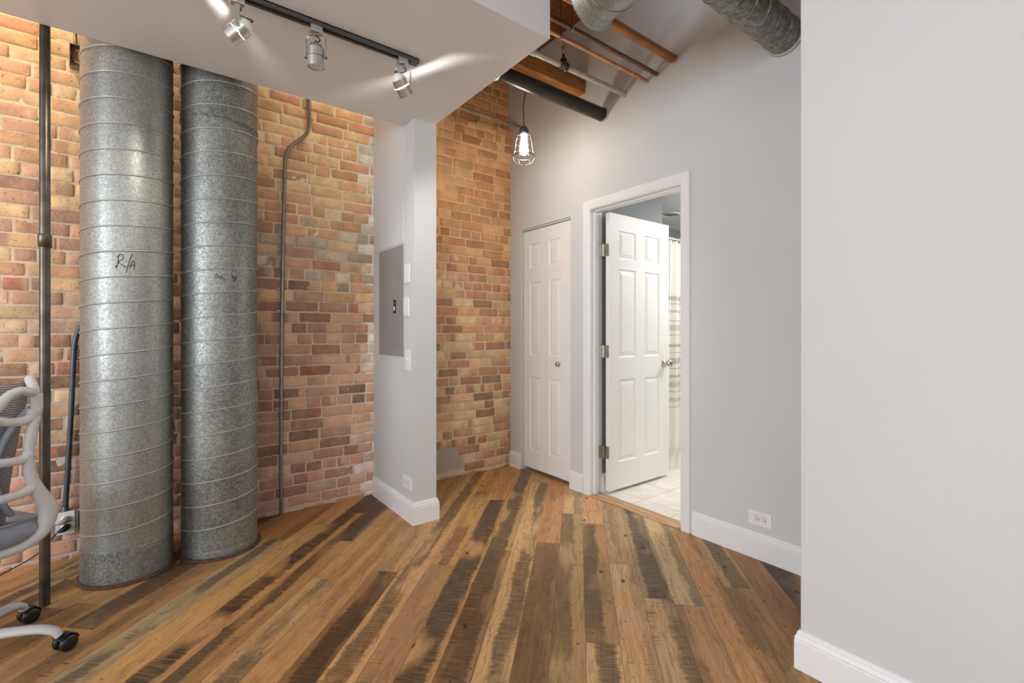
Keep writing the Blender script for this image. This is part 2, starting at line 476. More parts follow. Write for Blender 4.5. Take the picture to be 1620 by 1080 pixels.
ca = me.color_attributes.new('Col', 'FLOAT_COLOR', 'POINT'); cs = me.color_attributes.new('Stn', 'FLOAT_COLOR', 'POINT')
me.attributes.new('Across', 'FLOAT', 'POINT')
uvl = me.uv_layers['UVMap']; ca = me.attributes['Col']; cs = me.attributes['Stn']; cc = me.attributes['Across']
for k in range(len(fv)): ca.data[k].color = fcol[k]; cs.data[k].color = fstn[k]; cc.data[k].value = facr[k]
for lp in me.loops: uvl.data[lp.index].uv = fuv[lp.vertex_index]
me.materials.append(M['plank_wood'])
fl = bpy.data.objects.new('floor', me); col.objects.link(fl); fl['kind'] = 'structure'

# ------------------------------------------------------------------ brick wall
def brickwall(name, x0, x1, zt, seed, palette, mortar, yo=lambda x, z: 0):
    r = random.Random(seed); v, f, c = [], [], []
    pal0, mor0 = palette, mortar
    def soft(q): m = sum(q)/3; return tuple(min(245, (w*.79+m*.21)*1.21+2) for w in q)
    def palette(*a): q = pal0(*a); return soft(q) if q else None
    def mortar(*a): return soft(mor0(*a))
    ch = .0711
    # mortar bed
    nx = int((x1-x0)/.035)+1; nz = int(zt/.035)+1
    for i in range(nx+1):
        for k in range(nz+1):
            x = x0+(x1-x0)*i/nx; z = zt*k/nz
            v.append((x, YB-.001+.003*noise.noise(Vector((x*9, z*9, seed)))+yo(x, z), z)); c.append(lin(mortar(x, z, r)))
    for i in range(nx):
        for k in range(nz):
            a = i*(nz+1)+k; f.append((a, a+1, a+nz+2, a+nz+1))
    z = -.045; row = 0
    while z < zt:
        head = row % 6 == 4
        x = x0-r.uniform(0, .2)
        while x < x1:
            L = (.098 if head else .205)*r.uniform(.93, 1.06)
            if not head and r.random() < .07: L = .1
            g = r.uniform(.003, .0065); dz = r.uniform(-.004, .004)
            a, b = max(x+g, x0+.002), min(x+L-g, x1-.002)
            z0, z1 = max(z+r.uniform(.0025, .006)+dz*.6, 0.001), min(z+ch-r.uniform(.0025, .006)+dz*.6, zt)
            x += L
            if b-a < .022 or z1-z0 < .02: continue
            sp = palette((a+b)/2, (z0+z1)/2, r)
            if sp is None: continue
            yoff = yo((a+b)/2, (z0+z1)/2)
            n1 = max(3, int((b-a)/.015)); n2 = 5; dep = r.uniform(.003, .0075); bi = len(v)
            o1, o2 = r.random()*50, r.random()*50; tone = r.uniform(.88, 1.08); sp2 = [min(255, q*tone) for q in sp]
            second = palette((a+b)/2, (z0+z1)/2, r) or sp2
            cb = r.uniform(.15, .85) if r.random() < .35 else 9
            for p in range(n1+3):
                for q in range(n2+3):
                    # outer ring sits in the mortar, the next ring is the arris
                    tx = 0 if p <= 1 else (1 if p >= n1+1 else (p-1)/n1)
                    tz = 0 if q <= 1 else (1 if q >= n2+1 else (q-1)/n2)
                    if p == 2: tx = .0045/(b-a)
                    if p == n1: tx = 1-.0045/(b-a)
                    if q == 2: tz = .0045/(z1-z0)
                    if q == n2: tz = 1-.0045/(z1-z0)
                    X = a+(b-a)*tx; Z = z0+(z1-z0)*tz
                    nn = noise.noise(Vector((X*14+o1, Z*14+o2, 1))); n3 = noise.noise(Vector((X*38+o1, Z*38+o2, 7)))
                    edge = (p in (0, 1, n1+1, n1+2)) or (q in (0, 1, n2+1, n2+2)); outer = p in (0, n1+2) or q in (0, n2+2)
                    if edge:
                        cx, cz = (a+b)/2, (z0+z1)/2; s_ = .003*nn+.0035*n3
                        crn = (tx in (0, 1)) and (tz in (0, 1))
                        X += (1 if X < cx else -1)*((s_+.0015) if tx in (0, 1) else 0)+(.003 if crn and X < cx else (-.003 if crn else 0))
                        Z += (1 if Z < cz else -1)*((s_+.001) if tz in (0, 1) else 0)+(.0025 if crn and Z < cz else (-.0025 if crn else 0))
                    Y = YB-dep-.0028*nn-.0026*n3+(.0022 if edge else 0)
                    if outer: Y = YB+.003
                    Y += yoff
                    v.append((X, Y, Z))
                    k3 = 1+.12*nn; src = second if (tx > cb+nn*.1) else sp2
                    c.append(lin([max(0, min(255, w_*k3)) for w_ in src]))
            W_ = n2+3
            for p in range(n1+2):
                for q in range(n2+2):
                    k = bi+p*W_+q; f.append((k, k+1, k+W_+1, k+W_))
        z += ch; row += 1
    me = bpy.data.meshes.new(name); me.from_pydata(v, [], f)
    at = me.color_attributes.new('Col', 'FLOAT_COLOR', 'POINT')
    flat = [q for cc_ in c for q in cc_]; at.data.foreach_set('color', flat)
    me.materials.append(M['brick']); me.polygons.foreach_set('use_smooth', [True]*len(f))
    import bmesh
    bm = bmesh.new(); bm.from_mesh(me)
    bmesh.ops.recalc_face_normals(bm, faces=bm.faces)
    # all faces look into the room
    for fc in bm.faces:
        if fc.normal.y > .2: fc.normal_flip()
    bm.to_mesh(me); bm.free()
    o = bpy.data.objects.new(name, me); col.objects.link(o); o['kind'] = 'structure'; return o

LOW = [(178, 130, 104), (168, 118, 92), (138, 100, 74), (196, 162, 122), (150, 108, 80), (184, 138, 110), (186, 142, 108), (128, 92, 70), (190, 146, 108), (158, 92, 72), (176, 136, 112), (120, 96, 78)]
PNK = [(186, 138, 114), (176, 126, 104), (190, 148, 122), (166, 118, 98), (192, 154, 126), (150, 108, 88)]
MID = [(206, 172, 128), (178, 128, 100), (196, 158, 118), (168, 150, 126), (152, 134, 112), (200, 176, 142), (186, 128, 96), (196, 182, 156)]
UPP = [(206, 156, 108), (212, 168, 116), (202, 144, 104), (214, 164, 110), (208, 150, 114), (216, 174, 118), (198, 146, 98)]
REU = [(200, 142, 92), (194, 132, 82), (206, 152, 98), (190, 126, 82), (202, 146, 102), (184, 128, 80), (208, 160, 106)]
REM = [(194, 136, 100), (186, 126, 94), (202, 152, 112), (210, 180, 122), (178, 118, 88), (196, 142, 104), (168, 126, 86)]
REL = [(188, 136, 100), (206, 164, 118), (198, 172, 118), (160, 114, 80), (196, 146, 112), (182, 124, 96), (148, 116, 86), (206, 178, 130)]
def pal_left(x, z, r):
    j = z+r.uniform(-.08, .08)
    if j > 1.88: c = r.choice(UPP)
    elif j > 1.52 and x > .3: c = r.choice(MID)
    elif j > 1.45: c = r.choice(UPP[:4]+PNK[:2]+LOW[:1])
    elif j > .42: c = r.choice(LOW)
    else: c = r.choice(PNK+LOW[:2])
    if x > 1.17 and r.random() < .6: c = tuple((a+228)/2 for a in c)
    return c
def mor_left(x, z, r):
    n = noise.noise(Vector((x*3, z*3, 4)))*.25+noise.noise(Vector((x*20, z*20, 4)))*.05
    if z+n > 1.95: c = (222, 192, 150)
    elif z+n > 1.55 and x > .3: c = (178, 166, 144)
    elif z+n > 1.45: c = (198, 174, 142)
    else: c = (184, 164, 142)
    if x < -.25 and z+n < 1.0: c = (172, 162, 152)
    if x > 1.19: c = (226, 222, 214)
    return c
def pal_rec(x, z, r):
    if x < 2.02 and .06 < z < .27 and not (x > 1.78 and .15 < z < .2): return None
    j = z+r.uniform(-.1, .1)
    return r.choice(REU if j > 1.75 else (REM if j > 1.15 else REL))
def mor_rec(x, z, r):
    n = noise.noise(Vector((x*4, z*4, 9)))*.2
    if x+n*.3 < 2.0 and .05 < z < .28: return (156, 152, 136)
    if z+n > 1.7: return (214, 170, 120)
    if z+n > 1.1: return (206, 174, 136)
    return (196, 178, 150)
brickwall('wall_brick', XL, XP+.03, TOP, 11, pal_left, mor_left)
brickwall('wall_alcove', XP+.1, XD+.02, TOP, 23, pal_rec, mor_rec, lambda x, z: .03 if z > 2.93 else (-.035*max(0, min(1, (x-1.9)/.5)) if z > 2.72 else 0))
b = MB(); b.box((XL-.1, YB+.045, -.1), (XD+.02, YB+.15, TOP)); struct(b, 'wall_backing', 'wall_paint')
# projecting courses below the ledge near the hall corner
# ------------------------------------------------------------------ painted walls
T = .115
DY0, DY1, DZ = 1.610, 2.375, 2.07          # bathroom door rough opening
BY0, BY1, BZ = 2.562, 3.172, 2.047         # folding closet door opening
b = MB()
b.box((XD, YBK, 0), (XD+T, DY0, TOP)); b.box((XD, DY0, DZ), (XD+T, DY1, TOP)); b.box((XD, DY1, 0), (XD+T, BY0, TOP))
b.box((XD, BY0, BZ), (XD+T, BY1, TOP)); b.box((XD, BY1, 0), (XD+T, YB+.05, TOP))
struct(b, 'wall_right', 'wall_paint')
b = MB(); b.box((XN, YBK, 0), (XN+.12, YE, TOP)); struct(b, 'wall_near', 'wall_paint', bevel=.003)
b = MB(); pr = [(2.645, 0), (YB, 0), (YB, TOP), (2.80, TOP), (2.80, H+.01), (2.645, H+.01)]
b.add([(XP, *q) for q in pr]+[(1.397, *q) for q in pr], [(0, 1, 2, 3, 4, 5), (6, 7, 8, 9, 10, 11)]+[(k, (k+1) % 6, 6+(k+1) % 6, 6+k) for k in range(6)]); struct(b, 'wall_divider', 'wall_paint')
b = MB(); b.box((XP-.004, 2.797, 1.742), (XP, 3.30, 2.118)); struct(b, 'trim_3', 'wall_paint', bevel=.001)
b = MB(); b.box((XL, 1.565, H), (1.392, 2.787, TOP)); struct(b, 'ceiling_loft', 'soffit_paint', bevel=.002)
b = MB(); b.box((XL-.1, YBK-.1, TOP), (XD+T, YB+.15, TOP+.08))
struct(b, 'ceiling', 'deck_wood')
# back wall and left wall with their windows
b = MB(); wy0, wy1 = -2.3, -2.45
b.box((XL, wy1, 0), (XN+.12, wy0, .7)); b.box((XL, wy1, 2.7), (XN+.12, wy0, TOP))
b.box((XL, wy1, .7), (-2.3, wy0, 2.7)); b.box((-.7, wy1, .7), (-.3, wy0, 2.7)); b.box((1.3, wy1, .7), (XN+.12, wy0, 2.7)); b.box((XN+.12, wy1, 0), (XD+T, wy0, TOP))
struct(b, 'wall_back', 'wall_paint')
b = MB(); b.box((XL-.15, YBK, 0), (XL, YB, .6)); b.box((XL-.15, YBK, 2.9), (XL, YB, TOP))
b.box((XL-.15, YBK, .6), (XL, -1.7, 2.9)); b.box((XL-.15, 2.5, .6), (XL, YB, 2.9))
struct(b, 'wall_left', 'wall_paint')
def window(n, a, b_, ax):
    fr = MB(); w = .05
    (x0, y0, z0), (x1, y1, z1) = a, b_
    if ax == 'x':
        xm = (x0+x1)/2
        for q in ((x0, x0+w), (xm-w/2, xm+w/2), (x1-w, x1)): fr.box((q[0], y0, z0), (q[1], y1, z1))
        for q in ((z0, z0+w), ((z0+z1)/2-w/2, (z0+z1)/2+w/2), (z1-w, z1)): fr.box((x0, y0+.005, q[0]), (x1, y1-.005, q[1]))
    else:
        ym = (y0+y1)/2
        for q in ((y0, y0+w), (ym-w/2, ym+w/2), (y1-w, y1)): fr.box((x0, q[0], z0), (x1, q[1], z1))
        for q in ((z0, z0+w), ((z0+z1)/2-w/2, (z0+z1)/2+w/2), (z1-w, z1)): fr.box((x0+.005, y0, q[0]), (x1-.005, y1, q[1]))
    struct(fr, 'window_%d' % n, 'trim_white')
window(1, (-2.3, -2.42, .7), (-.7, -2.36, 2.7), 'x'); window(2, (-.3, -2.42, .7), (1.3, -2.36, 2.7), 'x')
window(3, (XL-.12, -1.7, .6), (XL-.06, 2.5, 2.9), 'y')

# baseboards
BP = [(0, 0), (.015, 0), (.015, .098), (.0135, .101), (.0135, .103), (.0145, .105), (.0145, .108), (.010, .119), (.0085, .120), (.0085, .122), (.009, .123), (.0075, .128), (.003, .134), (0, .134)]
def board(name, path, nrm):
    b = MB(); b.sweep(BP, path, nrm); return struct(b, name, 'trim_white')
board('baseboard_right', [(XD, YBK), (XD, DY0-.062)], [(-1, 0)]*2)
board('baseboard_pier', [(XD, DY1+.05), (XD, BY0)], [(-1, 0)]*2)
board('baseboard_corner', [(XD, BY1), (XD, YB-.004)], [(-1, 0)]*2)
board('baseboard_divider', [(XP, YB-.006), (XP, 2.645), (1.397, 2.645), (1.397, YB-.006)], [(-1, 0), (-1, -1), (1, -1), (1, 0)])
board('baseboard_bathroom', [(XD+T+.005, 2.362), (3.34, 2.362)], [(0, -1)]*2)
board('baseboard_near', [(XN, YBK), (XN, YE), (XN+.12, YE), (XN+.12, YBK)], [(-1, 0), (-1, 1), (1, 1), (1, 0)])

# ------------------------------------------------------------------ bathroom door frame (jamb, stop, casing), threshold
b = MB(); jx0, jx1 = XD-.004, XD+T+.004; y0, y1, zt = 1.628, 2.357, 2.052
b.box((jx0, DY0, 0), (jx1, y0, zt)); b.box((jx0, y1, 0), (jx1, DY1, zt)); b.box((jx0, DY0, zt), (jx1, DY1, DZ+.002))
b.box((XD+.03, y0, 0), (XD+.072, y0+.011, zt)); b.box((XD+.03, y1-.011, 0), (XD+.072, y1, zt)); b.box((XD+.03, y0, zt-.011), (XD+.072, y1, zt))
struct(b, 'trim_1', 'trim_white', bevel=.0015)
CP = [(0, 0), (0, .008), (.010, .012), (.05, .016), (.056, .016), (.060, .011), (.063, .011), (.063, 0)]   # (away from opening, out of wall)
def casing(name, side):
    b = MB(); n = len(CP); vs = []
    yy0, yy1, zz = y0-.003+.0, y1+.003, zt+.003
    for (py, pz, sy, sz) in ((yy0, 0, -1, 0), (yy0, zz, -1, 1), (yy1, zz, 1, 1), (yy1, 0, 1, 0)):
        for o, d in CP:
            vs.append((XD-d if side < 0 else XD+T+d, py+sy*o, pz+sz*o))
    fs = [(i*n+k, i*n+k+1, (i+1)*n+k+1, (i+1)*n+k) for i in range(3) for k in range(n-1)]
    b.add(vs, fs); struct(b, name, 'trim_white')
casing('trim_2', -1); 
b = MB(); b.box((2.466, y0, 0), (2.580, y1, .006)); struct(b, 'trim_4', 'threshold_wood', bevel=.002)

# ------------------------------------------------------------------ panelled doors
def panel_face(b, ox, oz, w, h, panels, P, flip):
    """front skin with moulded panels. P(u, z, depth) -> point"""
    xs = sorted({0, w, *[q for p in panels for q in (p[0], p[1])]}); zs = sorted({0, h, *[q for p in panels for q in (p[2], p[3])]})
    for i in range(len(xs)-1):
        for k in range(len(zs)-1):
            a, c, d, e = xs[i], xs[i+1], zs[k], zs[k+1]
            if any(p[0] <= a and c <= p[1] and p[2] <= d and e <= p[3] for p in panels): continue
            b.add([P(a, d, 0), P(c, d, 0), P(c, e, 0), P(a, e, 0)], [(0, 1, 2, 3)])
    for (a, c, d, e) in panels:
        rings = []
        for ins, dep in ((0, 0), (.006, .007), (.012, .0085), (.017, .008), (.042, .0015)):
            rings.append([P(a+ins, d+ins, dep), P(c-ins, d+ins, dep), P(c-ins, e-ins, dep), P(a+ins, e-ins, dep)])
        for r0, r1 in zip(rings, rings[1:]):
            b.add(r0+r1, [(j, (j+1) % 4, 4+(j+1) % 4, 4+j) for j in range(4)])
        b.add(rings[-1], [(0, 1, 2, 3)])
# bathroom door, standing open at a right angle into the bathroom
dr = thing('door_2', 'x', 'x', (2.600, 2.285, 0)); del dr['label'], dr['category']; dr['kind'] = 'structure'
Wd, z0d, hd = .715, .022, 2.018; Yf, Yk = 2.284, 2.319
cx = (.102, .300, .403, .590); cz = (.198, .802, .965, 1.616, 1.688, 1.898)
pan = [(cx[0], cx[1], cz[0], cz[1]), (cx[2], cx[3], cz[0], cz[1]), (cx[0], cx[1], cz[2], cz[3]), (cx[2], cx[3], cz[2], cz[3]), (cx[0], cx[1], cz[4], cz[5]), (cx[2], cx[3], cz[4], cz[5])]
b = MB(); X0 = 2.603
panel_face(b, 0, 0, Wd, hd, pan, lambda u, z, d: (X0+u, Yf+d, z0d+z), 0)
panel_face(b, 0, 0, Wd, hd, pan, lambda u, z, d: (X0+u, Yk-d, z0d+z), 1)
for q in ([(X0, Yf, z0d), (X0, Yk, z0d), (X0, Yk, z0d+hd), (X0, Yf, z0d+hd)], [(X0+Wd, Yf, z0d), (X0+Wd, Yk, z0d), (X0+Wd, Yk, z0d+hd), (X0+Wd, Yf, z0d+hd)],
          [(X0, Yf, z0d), (X0+Wd, Yf, z0d), (X0+Wd, Yk, z0d), (X0, Yk, z0d)], [(X0, Yf, z0d+hd), (X0+Wd, Yf, z0d+hd), (X0+Wd, Yk, z0d+hd), (X0, Yk, z0d+hd)]):
    b.add(q, [(0, 1, 2, 3)])
part(b, 'door_leaf', 'door_white', dr)
for zc in (1.771, 1.033, .300):
    b = MB(); zt_, zb_ = zc+.045, zc-.045
    b.lathe([(.0055, 0), (.0055, .09)], (2.594, 2.336, zb_), n=12)
    b.box((2.548, 2.3545, zb_), (2.594, 2.3575, zt_)); b.box((2.6005, 2.286, zb_), (2.6035, 2.336, zt_))
    b.box((2.590, 2.334, zb_), (2.6035, 2.339, zt_)); b.box((2.590, 2.336, zb_), (2.595, 2.357, zt_))
    hg = part(b, 'hinge', 'nickel', dr, bevel=.001)
for s_, yy in ((-1, Yf), (1, Yk)):
    b = MB(); b.lathe([(.033, 0), (.033, .003), (.028, .008), (.013, .012), (.011, .030), (.015, .036), (.026, .046), (.0285, .056), (.024, .065), (.010, .070), (0, .0705)], (X0+Wd-.064, yy, .925), (0, s_, 0), n=28)
    part(b, 'knob', 'nickel', dr, label='satin nickel round knob')

# folding closet door
bf = thing('door_1', 'x', 'x', (2.53, 2.87, 0)); del bf['label'], bf['category']; bf['kind'] = 'structure'
for ya, yb, pa, pb in ((3.166, 2.872, 3.087, 2.944), (2.869, 2.570, 2.846, 2.704)):
    b = MB(); XF = 2.515; zb, zt2 = .030, 2.031; w_ = ya-yb
    P = lambda u, z, d: (XF+d, ya-u, zb+z)
    pan = [(ya-pa, ya-pb, q0-zb, q1-zb) for q0, q1 in ((.180, .798), (.979, 1.596), (1.707, 1.914))]
    panel_face(b, 0, 0, w_, zt2-zb, pan, P, 0)
    b.box((XF+.012, yb, zb), (XF+.033, ya, zt2))
    for q in ([(XF, ya, zb), (XF+.012, ya, zb), (XF+.012, ya, zt2), (XF, ya, zt2)], [(XF, yb, zb), (XF+.012, yb, zb), (XF+.012, yb, zt2), (XF, yb, zt2)],
              [(XF, ya, zt2), (XF, yb, zt2), (XF+.012, yb, zt2), (XF+.012, ya, zt2)], [(XF, ya, zb), (XF, yb, zb), (XF+.012, yb, zb), (XF+.012, ya, zb)]):
        b.add(q, [(0, 1, 2, 3)])
    part(b, 'door_leaf', 'door_white', bf)
b = MB(); b.lathe([(.009, 0), (.008, .012), (.016, .020), (.018, .027), (.012, .033), (0, .034)], (2.515, 2.722, .924), (-1, 0, 0), n=24)
part(b, 'knob', 'nickel', bf, label='small satin nickel knob')
b = MB(); b.box((2.508, BY0+.001, 2.037), (2.545, BY1-.001, BZ)); part(b, 'track', 'trim_white', bf)
b = MB(); b.box((XD+T+.5, 2.44, 0), (XD+T+.52, YB+.1, 2.4)); b.box((XD+T, YB-.02, 0), (XD+T+.5, YB+.1, 2.4)); b.box((XD+T, 2.44, 2.38), (XD+T+.5, YB, 2.4)); struct(b, 'wall_closet', 'wall_paint')
b = MB(); b.box((XD+.008, 2.44, -.02), (XD+T+.5, YB, -.001)); struct(b, 'floor_closet', 'threshold_wood')

# ------------------------------------------------------------------ bathroom
b = MB(); b.box((2.57, .3, -.02), (5.6, 3.4, 0.0)); bt = struct(b, 'floor_bathroom', 'floor_tile')
bt.data.transform(Matrix.Translation((-2.725, -2.074, 0))); bt.location = (2.725, 2.074, 0)
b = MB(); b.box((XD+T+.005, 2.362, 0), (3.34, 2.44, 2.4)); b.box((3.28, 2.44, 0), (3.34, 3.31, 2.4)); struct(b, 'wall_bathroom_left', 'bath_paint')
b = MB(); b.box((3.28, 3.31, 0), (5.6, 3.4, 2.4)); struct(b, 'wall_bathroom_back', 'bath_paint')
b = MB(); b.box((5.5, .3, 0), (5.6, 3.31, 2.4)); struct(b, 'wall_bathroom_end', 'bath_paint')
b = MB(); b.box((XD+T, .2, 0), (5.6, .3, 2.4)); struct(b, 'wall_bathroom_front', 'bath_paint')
b = MB(); b.box((XD+T, .2, 2.4), (5.6, 3.4, 2.46)); struct(b, 'ceiling_bathroom', 'ceiling_white')
# tub
tb = thing('bathtub', 'white bathtub behind the striped shower curtain', 'bathtub', (4.3, 2.75, 0))
b = MB(); tx0, tx1, ty0, ty1 = 3.345, 5.0, 2.395, 3.15
rings = []
for o, z in ((0, 0), (0, .42), (.008, .435), (.06, .44), (.08, .43), (.10, .30), (.16, .12), (.2, .09)):
    rings.append([(tx0+o, ty0+o, z), (tx1-o, ty0+o, z), (tx1-o, ty1-o, z), (tx0+o, ty1-o, z)])
for r0, r1 in zip(rings, rings[1:]): b.add(r0+r1, [(j, (j+1) % 4, 4+(j+1) % 4, 4+j) for j in range(4)])
b.add(rings[-1], [(0, 1, 2, 3)]); part(b, 'basin', 'tub_white', tb, bevel=.01, seg=3)
b = MB(); b.lathe([(.02, 0), (.02, .004), (.012, .006)], (4.85, 2.75, .09), n=20); part(b, 'drain', 'nickel', tb)
# curtain rod, rings, curtain
rod = thing('curtain_rod', 'thin white shower curtain rod above the tub', 'curtain rod', (3.345, 2.37, 1.965))
b = MB(); b.tube([(3.34, 2.37, 1.965), (5.5, 2.37, 1.965)], .0125, 14); part(b, 'rod', 'nickel', rod)
for xx in (3.345, 5.495):
    b = MB(); b.lathe([(.03, 0), (.03, .004), (.016, .012)], (xx, 2.37, 1.965), (1 if xx < 4 else -1, 0, 0), n=20); part(b, 'flange', 'nickel', rod)
def cy(x, z):
    a = .020+.010*(1.95-z)/1.75
    return 2.37+a*math.sin(x*62+.7*math.sin(z*2.1)+.5*math.sin(x*9))+.012*math.sin(x*17+z*1.2)
cu = thing('shower_curtain', 'cream shower curtain with grey stripes seen past the open door', 'curtain', (3.35, 2.37, 0))
b = MB(); nx, nz = 260, 30; cx0, cx1 = 3.352, 4.75
vs = [(cx0+(cx1-cx0)*i/nx, cy(cx0+(cx1-cx0)*i/nx, .15+1.795*k/nz), .15+1.795*k/nz) for i in range(nx+1) for k in range(nz+1)]
b.add(vs, [(i*(nz+1)+k, i*(nz+1)+k+1, (i+1)*(nz+1)+k+1, (i+1)*(nz+1)+k) for i in range(nx) for k in range(nz)], True)
c_ = part(b, 'cloth', 'curtain_cloth', cu); sm = c_.modifiers.new('Solid', 'SOLIDIFY'); sm.thickness = .0015
for k in range(14):
    xx = 3.375+k*.1
    b = MB(); b.tube([(xx, 2.37+.024*math.cos(a), 1.953+.032*math.sin(a)) for a in [2*PI*j/18 for j in range(18)]], .0022, 6, closed=True)
    part(b, 'ring', 'plastic_white', cu)
dl = thing('recessed_light', 'round recessed ceiling light in the bathroom ceiling', 'ceiling light', (4.271, 2.917, 2.4))
b = MB(); b.lathe([(.098, 0), (.098, -.006), (.088, -.009), (.070, -.004), (.068, 0)], (4.271, 2.917, 2.4), n=40, caps=False); part(b, 'trim_ring', 'plastic_white', dl)
b = MB(); b.lathe([(.068, -.001), (.04, -.003), (0, -.003)], (4.271, 2.917, 2.4), n=40, caps=False); part(b, 'lens', 'patch_grey', dl)

# ------------------------------------------------------------------ big round ducts by the brick wall
def vduct(name, label, cx, cy_, r, mat, pitch, zs, zbase, group=None):
    t = thing(name, label, 'duct', (cx, cy_, 0), group)
    b = MB(); n = 96
    prof = []
    k = 40
    for i in range(k+1):
        z = .006+(TOP-.008)*i/k; prof.append((r, z))
    b.lathe(prof, (cx, cy_, 0), n=n, caps=False); part(b, 'body', mat, t)
    # raised lock seam wound round the sheet; rises towards the right seen from the room
    b = MB(); pts = []; turns = (TOP-.05-zbase)/pitch; N = int(turns*56)
    # the azimuth of the left tangent seen from the camera
    zs0 = zs
    while zs0 > zbase+pitch: zs0 -= pitch
    for i in range(N):
        z = zs0+pitch*i/56
        a = math.radians(190)+2*PI*i/56
        if z > TOP-.02: break
        pts.append((cx+(r+.0008)*math.cos(a), cy_+(r+.0008)*math.sin(a), z))
    b.tube(pts, .0042, 8, caps=True); part(b, 'lock_seam', 'galv_seam', t)
    b = MB(); b.lathe([(r+.0015, .004), (r+.0015, .02), (r+.0015, zbase-.02), (r+.0015, zbase-.002), (r+.0012, zbase-.0005), (r+.0003, zbase)], (cx, cy_, 0), n=n, caps=False); part(b, 'base_collar', 'galv_rough', t)
    b = MB(); b.lathe([(r+.001, 0), (r+.016, 0), (r+.019, .004), (r+.017, .010), (r+.004, .013), (r+.001, .013)], (cx, cy_, 0), n=n, caps=False); part(b, 'floor_ring', 'rust_ring', t, label='rusty brown floor ring')
    return t
d1 = vduct('spiral_duct', 'large galvanised duct by the steel pole, marked R/A in ink', -.116, 3.0, .179, 'galv', .118, 1.170, .165)
d2 = vduct('spiral_duct', 'large galvanised duct with mottled spangle and a smeared ink word', .273, 3.02, .178, 'galv_rough', .121, 1.112, .045)
for zz in (2.285, 2.262):
    b = MB(); b.tube([(.273+.1795*math.cos(a), 3.02+.1795*math.sin(a), zz+(.03 if zz < 2.27 else .0)*math.cos(a+2.2)) for a in [2*PI*k/72 for k in range(72)]], .0034, 6, closed=True)
    part(b, 'joint_ring', 'galv_rough', d2)
def ink(strokes, cx, cy_, r, par):
    b = MB()
    for s_ in strokes:
        pts = []
        for x, z in curve([(p[0], p[1], 0) for p in s_], 5) and [(q.x, q.y) for q in curve([(p[0], p[1], 0) for p in s_], 5)]:
            dx = max(-.99, min(.99, (x-cx)/r)); pts.append((x, cy_-r*math.sqrt(1-dx*dx)-.0006, z))
        b.tube(pts, .0016, 5)
    return part(b, 'ink_letter', 'ink', par)
xa, za = -.152, 1.495
R_ = [[(-.146, 1.528), (-.147, 1.505), (-.153, 1.470), (-.156, 1.480)], [(-.150, 1.520), (-.138, 1.532), (-.129, 1.524), (-.132, 1.508), (-.146, 1.498), (-.134, 1.484), (-.122, 1.474), (-.119, 1.478)]]
sl = [[(-.094, 1.538), (-.106, 1.505), (-.119, 1.448)]]
A_ = [[(-.106, 1.468), (-.100, 1.492), (-.090, 1.506), (-.088, 1.485), (-.089, 1.466)], [(-.105, 1.482), (-.096, 1.484), (-.086, 1.487)]]
for q in (R_, sl, A_): ink(q, -.116, 3.0, .179, d1)
Su = [[(.246, 1.470), (.240, 1.474), (.237, 1.466), (.246, 1.460), (.242, 1.450), (.234, 1.451)], [(.253, 1.464), (.253, 1.453), (.260, 1.453), (.264, 1.465), (.264, 1.452), (.269, 1.452)], [(.273, 1.449), (.274, 1.442)]]
ly = [[(.3095, 1.474), (.3105, 1.452)], [(.317, 1.464), (.319, 1.454), (.326, 1.455)], [(.331, 1.466), (.325, 1.452), (.318, 1.438)]]
for q in (Su[:1], Su[1:2], Su[2:], ly[:1], ly[1:]): ink(q, .273, 3.02, .178, d2)

# ------------------------------------------------------------------ steel pole and electrical conduits
po = thing('steel_pole', 'dark steel pole standing left of the two large ducts', 'pipe', (-.388, 2.815, 0))
b = MB(); b.tube([(-.388, 2.815, 0), (-.388, 2.815, 1.55)], .0178, 24); b.tube([(-.388, 2.815, 1.55), (-.388, 2.815, TOP)], .0178, 24); part(b, 'shaft', 'steel_dark', po)
b = MB(); b.lathe([(.018, 0), (.0225, .002), (.0225, .052), (.0215, .056), (.018, .057)], (-.388, 2.815, 1.535), n=24, caps=False); part(b, 'coupling', 'steel_dark', po)
def strap(x, y, z, par, r=.0125):
    b = MB(); n = 10
    for k in range(n):
        a0, a1 = -PI*k/n, -PI*(k+1)/n
        p = [(x+rr*math.cos(a), y+rr*math.sin(a), zz) for a in (a0, a1) for rr in (r, r+.002) for zz in (z-.008, z+.008)]
        b.add(p, [(0, 1, 3, 2), (4, 6, 7, 5), (0, 4, 5, 1), (2, 3, 7, 6)])
    b.box((x-r-.022, y-.002, z-.008), (x-r, y+.0, z+.008))
    b.lathe([(.004, 0), (.003, .003), (0, .0035)], (x-r-.012, y-.002, z), (0, -1, 0), n=10)
    return part(b, 'strap', 'galv', par)
YC = YB-.028
c1 = thing('conduit', 'thin steel conduit with an offset bend on the brick wall', 'conduit', (.63, YC, 0))
pts = curve([(.803, YC, TOP), (.803, YC, 3.0), (.802, YC, 2.62), (.800, YC, 2.55), (.792, YC, 2.505), (.770, YC, 2.465), (.735, YC, 2.428), (.700, YC, 2.392), (.672, YC, 2.355), (.658, YC, 2.31), (.652, YC, 2.25), (.646, YC, 2.0), (.639, YC, 1.6), (.632, YC, 1.0), (.629, YC, .4), (.629, YC, .0)], 6)
b = MB(); b.tube(pts, .0105, 16); part(b, 'tube', 'emt', c1)
for zz in (1.701, 1.45, 1.308, .683): strap(.640-(1.7-zz)*.010, YC+.004, zz, c1, .0112)
c2 = thing('conduit', 'blue grey conduit rising from the wall outlet behind the pole', 'conduit', (-.378, YB-.035, 0))
YD = YB-.036
